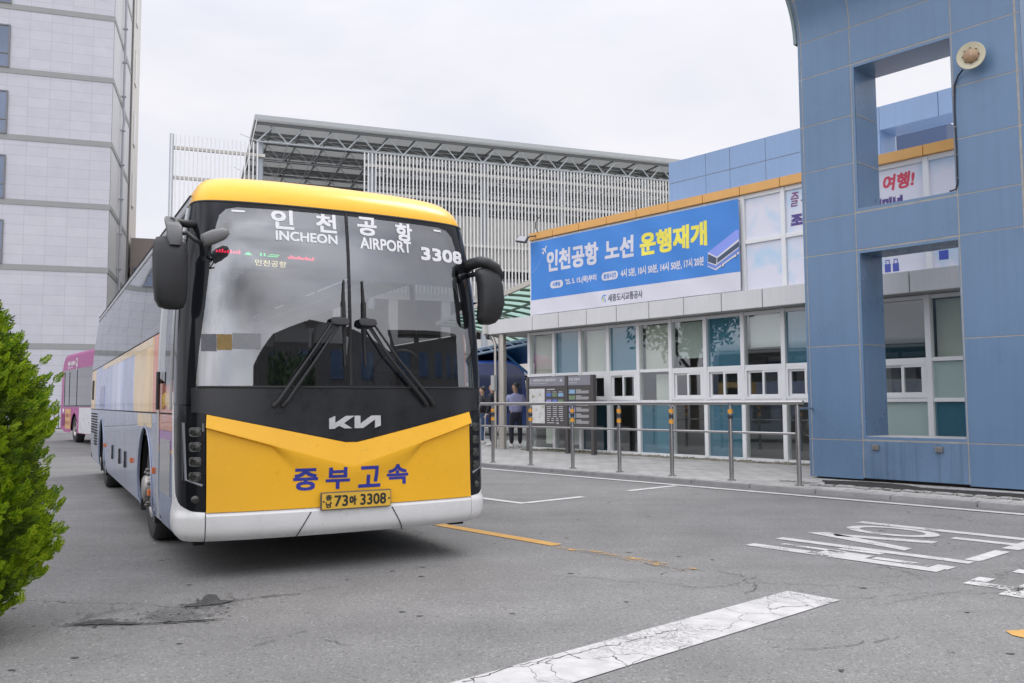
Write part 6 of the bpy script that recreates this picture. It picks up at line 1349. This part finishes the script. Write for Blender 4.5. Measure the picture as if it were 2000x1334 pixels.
    m.grid(P_); part('hair', m, hairm, p, smooth=80)
    m = MB()
    for s_ in (-1, 1): c = hv(s_*.03,.094,1.645); m.lathe([(0,-.006*k),(.010*k,0),(0,.006*k)], 8, Matrix.Translation(c))
    part('eyes', m, hairm, p)
    m = MB(); m.bar(hv(-.022,.097,1.572), hv(.022,.097,1.572), .008*k, .008*k); part('mouth', m, pm('lips', (0.30,0.12,0.10), 0.5), p)
    return p
cross = dict(elL=(-.27,-.02,1.16), elR=(.27,-.02,1.16), wrL=(.04,.20,1.19), wrR=(-.05,.22,1.15), st=.12, knL=0.02, knR=0.0, anL=-.02, anR=.0)
hang = dict(elL=(-.26,-.03,1.13), elR=(.25,-.01,1.13), wrL=(-.25,.08,.90), wrR=(.26,.07,.89), st=.10, knL=0.02, knR=0.02, anL=-.03, anR=.02)
lav = pm('lavender_shirt', (0.36,0.37,0.58), 0.8, var=.08, vs=6, bump=.3, bs=14); navt = pm('navy_trousers', (0.014,0.017,0.03), 0.8, var=.15); wsh = pm('white_shoes', (0.6,0.6,0.58), 0.6)
suit = pm('dark_suit', (0.012,0.014,0.024), 0.75, var=.2); blkj = pm('black_jacket', (0.022,0.022,0.025), 0.7, var=.2, bump=.3, bs=14); jean = pm('blue_jeans', (0.055,0.10,0.19), 0.85, var=.25, vs=9)
person((0.09,23.96,.07), R(14), 1.79, 'man in a lavender shirt and navy trousers standing with his arms folded', cross, lav, navt, wsh, R(58), 1.12)
person((-0.57,24.95,.07), R(68), 1.80, 'man in a dark suit with white shoes holding a thin pale stick', hang, suit, suit, wsh, R(18), 1.05, True)
person((-0.90,26.1,.07), R(78), 1.74, 'man in a black jacket and blue jeans beside the coach', hang, blkj, jean, wsh, R(5), 1.05, True)
m = MB(); m.tube([(-.77,24.62,.90),(-.81,24.55,.07)], .014, 8); m.tube([(-.77,24.62,.90),(-.765,24.63,.96),(-.72,24.66,.985),(-.69,24.68,.97)], .015, 8)
solo('walking_stick', m, pm('pale_stick', (0.45,0.45,0.45), 0.4), 'thin pale walking stick held by the man in the dark suit', 'stick', smooth=60)

# ================================================================== thuja at the left
SH = Vector((-3.33, 4.78, 0))
sh = thing('conifer_shrub', 'bushy bright green thuja shrub at the left edge of the yard', 'shrub', (SH, 0.0), (0,0,0))
rnd = random.Random(21)
def srad(z, th_):                                         # lobed, irregular outline
    base = pw([(.02,.34),(.12,.45),(.30,.56),(.5,.68),(.72,.72),(1.0,.69),(1.3,.65),(1.6,.54),(1.85,.38),(2.05,.22),(2.25,.10),(2.36,.02)])(z)
    from mathutils import noise as nz_
    return base*(1+.13*nz_.noise(Vector((math.cos(th_)*2.2, math.sin(th_)*2.2, z*1.7)))+.07*nz_.noise(Vector((math.cos(th_)*5, math.sin(th_)*5, z*4.5+3))))
def spray(m, p, d, nrm, Ln, nb):
    d = d.normalized(); sx = d.cross(nrm).normalized(); nn = sx.cross(d)
    tip = p+d*Ln
    def leaf(a, dr, l, w_):
        b_ = a+dr*l; s2 = dr.cross(nn).normalized()*w_; mid = a+dr*l*.45+nn*l*.06
        m.add([a, mid+s2, b_, mid-s2], [(0,1,2,3)])
    leaf(p, d, Ln, .0035)
    for i in range(nb):
        f = .12+.80*i/nb; c = p+d*Ln*f
        for sg_ in (-1, 1):
            l = Ln*(.34*(1-f)+.11)*rnd.uniform(.75,1.2); dr = (d*rnd.uniform(.72,.95)+sx*sg_*rnd.uniform(.5,.8)+nn*rnd.uniform(-.22,.22)).normalized(); leaf(c, dr, l, .0036)
            leaf(c+dr*l*.35, (dr*.6+d*.9+nn*rnd.uniform(-.3,.3)).normalized(), l*.6, .0034); leaf(c+dr*l*.7, (dr*.3+d+nn*rnd.uniform(-.3,.3)).normalized(), l*.45, .003)
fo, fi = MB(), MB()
cl = [(rnd.uniform(.1,2.28), rnd.uniform(0, 2*math.pi)) for _ in range(330)]
for z0, th0 in cl:                                       # clumps of sprays, each leaning its own way
    lean = Vector((rnd.uniform(-.25,.25), rnd.uniform(-.25,.25), rnd.uniform(.35,.95))); br = rnd.uniform(.82,1.08); n_ = int(27*(.45+srad(z0, th0)))
    for i in range(n_):
        z = max(.05, z0+rnd.gauss(0,.075)); th_ = th0+rnd.gauss(0,.085)/max(.25, srad(z0, th0)); r_ = srad(z, th_)*br*rnd.uniform(.80,1.0)
        rd = Vector((math.cos(th_), math.sin(th_), 0)); p = rd*r_+Vector((0,0,z)); d = rd*rnd.uniform(.35,.85)+lean*rnd.uniform(.7,1.2)+Vector((rnd.uniform(-.3,.3),)*1+(rnd.uniform(-.3,.3), 0))
        spray(fo, p-d.normalized()*.05, d, (rd.cross(Vector((0,0,1)))+rd*rnd.uniform(-.6,.6)+Vector((0,0,rnd.uniform(-.4,.4)))).normalized(), rnd.uniform(.065,.115), 7)
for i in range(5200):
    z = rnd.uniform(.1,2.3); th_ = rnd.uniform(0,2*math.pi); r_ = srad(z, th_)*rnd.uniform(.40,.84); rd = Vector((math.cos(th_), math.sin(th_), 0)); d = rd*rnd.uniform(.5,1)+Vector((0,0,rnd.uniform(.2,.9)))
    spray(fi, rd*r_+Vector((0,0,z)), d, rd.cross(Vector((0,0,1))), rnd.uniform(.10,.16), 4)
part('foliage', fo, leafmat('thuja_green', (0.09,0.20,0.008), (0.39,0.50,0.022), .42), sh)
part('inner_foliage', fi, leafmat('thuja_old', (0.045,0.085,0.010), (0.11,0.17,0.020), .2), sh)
m = MB(); m.tube([(0,0,0),(.02,0,.6),(0,.02,1.4),(0,0,2.2)], [.06,.05,.035,.01], 8)
for i in range(46):
    z = rnd.uniform(.12,1.9); th_ = rnd.uniform(0,6.28); r_ = srad(z, th_)*.82; m.tube([(0,0,z*.9),(r_*.5*math.cos(th_), r_*.5*math.sin(th_), z*.95+.02),(r_*math.cos(th_), r_*math.sin(th_), z+.12)], [.016,.011,.004], 5)
part('trunk', m, pm('bark', (0.075,0.055,0.04), 0.9, var=.3), sh, smooth=60)

# ================================================================== what stands behind the photographer (seen mirrored in the glass)
bk = thing('brick_house', 'dark gabled building mirrored in the coach windscreen', 'building', (Vector((22, -19, 0)), R(42)), (0,0,0))
dk_ = pm('dark_brick', (0.10,0.098,0.095), 0.85, var=.15)
m = MB(); m.prism([(-9,0),(9,0),(9,5.8),(3.5,7.9),(-1.5,8.6),(-6,7.4),(-9,5.2)], lambda u, v: (u, 0, v), (0, -10, 0)); part('wall', m, dk_, bk, fixn=True)
m = MB()
for x in (-6.5,-2.8,.9,4.6):
    for z in (1.4, 4.4):
        pass
        m.box(x,x+1.5,.01,.06,z,z+1.6)
part('window', m, wg, bk)
bk2 = thing('flat_roofed_house', 'dark flat roofed block beside the mirrored gabled building', 'building', (Vector((33, -7, 0)), R(60)), (0,0,0))
m = MB(); m.box(-8,7,-9,0,0,7.6); m.box(-8.2,7.2,-9.2,.2,7.6,8.0); part('wall', m, dk_, bk2)
m = MB()
for x in range(-7, 6, 3):
    for z in (1.5,4.6): m.box(x,x+1.6,.01,.06,z,z+1.5)
part('window', m, wg, bk2)
def tree(x, y, H, r_, seed, lab):
    t_ = thing('broadleaf_tree', lab, 'tree', (Vector((x, y, 0)), 0.0), (0,0,0)); rnd = random.Random(seed); m = MB()
    m.tube([(0,0,0),(.1,0,H*.4),(0,.1,H*.75)], [.22,.16,.06], 8)
    ends = []
    for i in range(16):
        th_ = rnd.uniform(0,6.28); z = H*rnd.uniform(.35,.7); e_ = Vector((r_*.8*math.cos(th_)*rnd.uniform(.5,1), r_*.8*math.sin(th_)*rnd.uniform(.5,1), z+H*rnd.uniform(.05,.3))); m.tube([(0,0,z*.8), e_*.55+Vector((0,0,z*.4)), e_], [.09,.06,.02], 5); ends.append(e_)
    part('trunk', m, MATS['bark'], t_, smooth=60)
    m = MB()
    for i in range(5200):
        c = rnd.choice(ends); q = Vector((max(-1.6,min(1.6,rnd.gauss(0,1))), max(-1.6,min(1.6,rnd.gauss(0,1))), max(-1.6,min(1.6,rnd.gauss(0,.8)))))*r_*.26+c; a_ = Vector((rnd.uniform(-1,1), rnd.uniform(-1,1), rnd.uniform(-1,1))).normalized()*rnd.uniform(.10,.2); b_ = a_.orthogonal().normalized()*rnd.uniform(.05,.10)
        m.add([q-a_, q+b_, q+a_, q-b_], [(0,1,2,3)])
    part('crown', m, leafmat('leaf_dark', (0.02,0.04,0.012), (0.06,0.11,0.03), .3) if 'leaf_dark' not in MATS else MATS['leaf_dark'], t_)
tree(13.5, -14, 4.6, 2.0, 1, 'leafy tree in front of the mirrored gabled building')
tree(-16.6, 17.6, 8.0, 2.6, 2, 'leafy tree mirrored in the upper terminal panes')
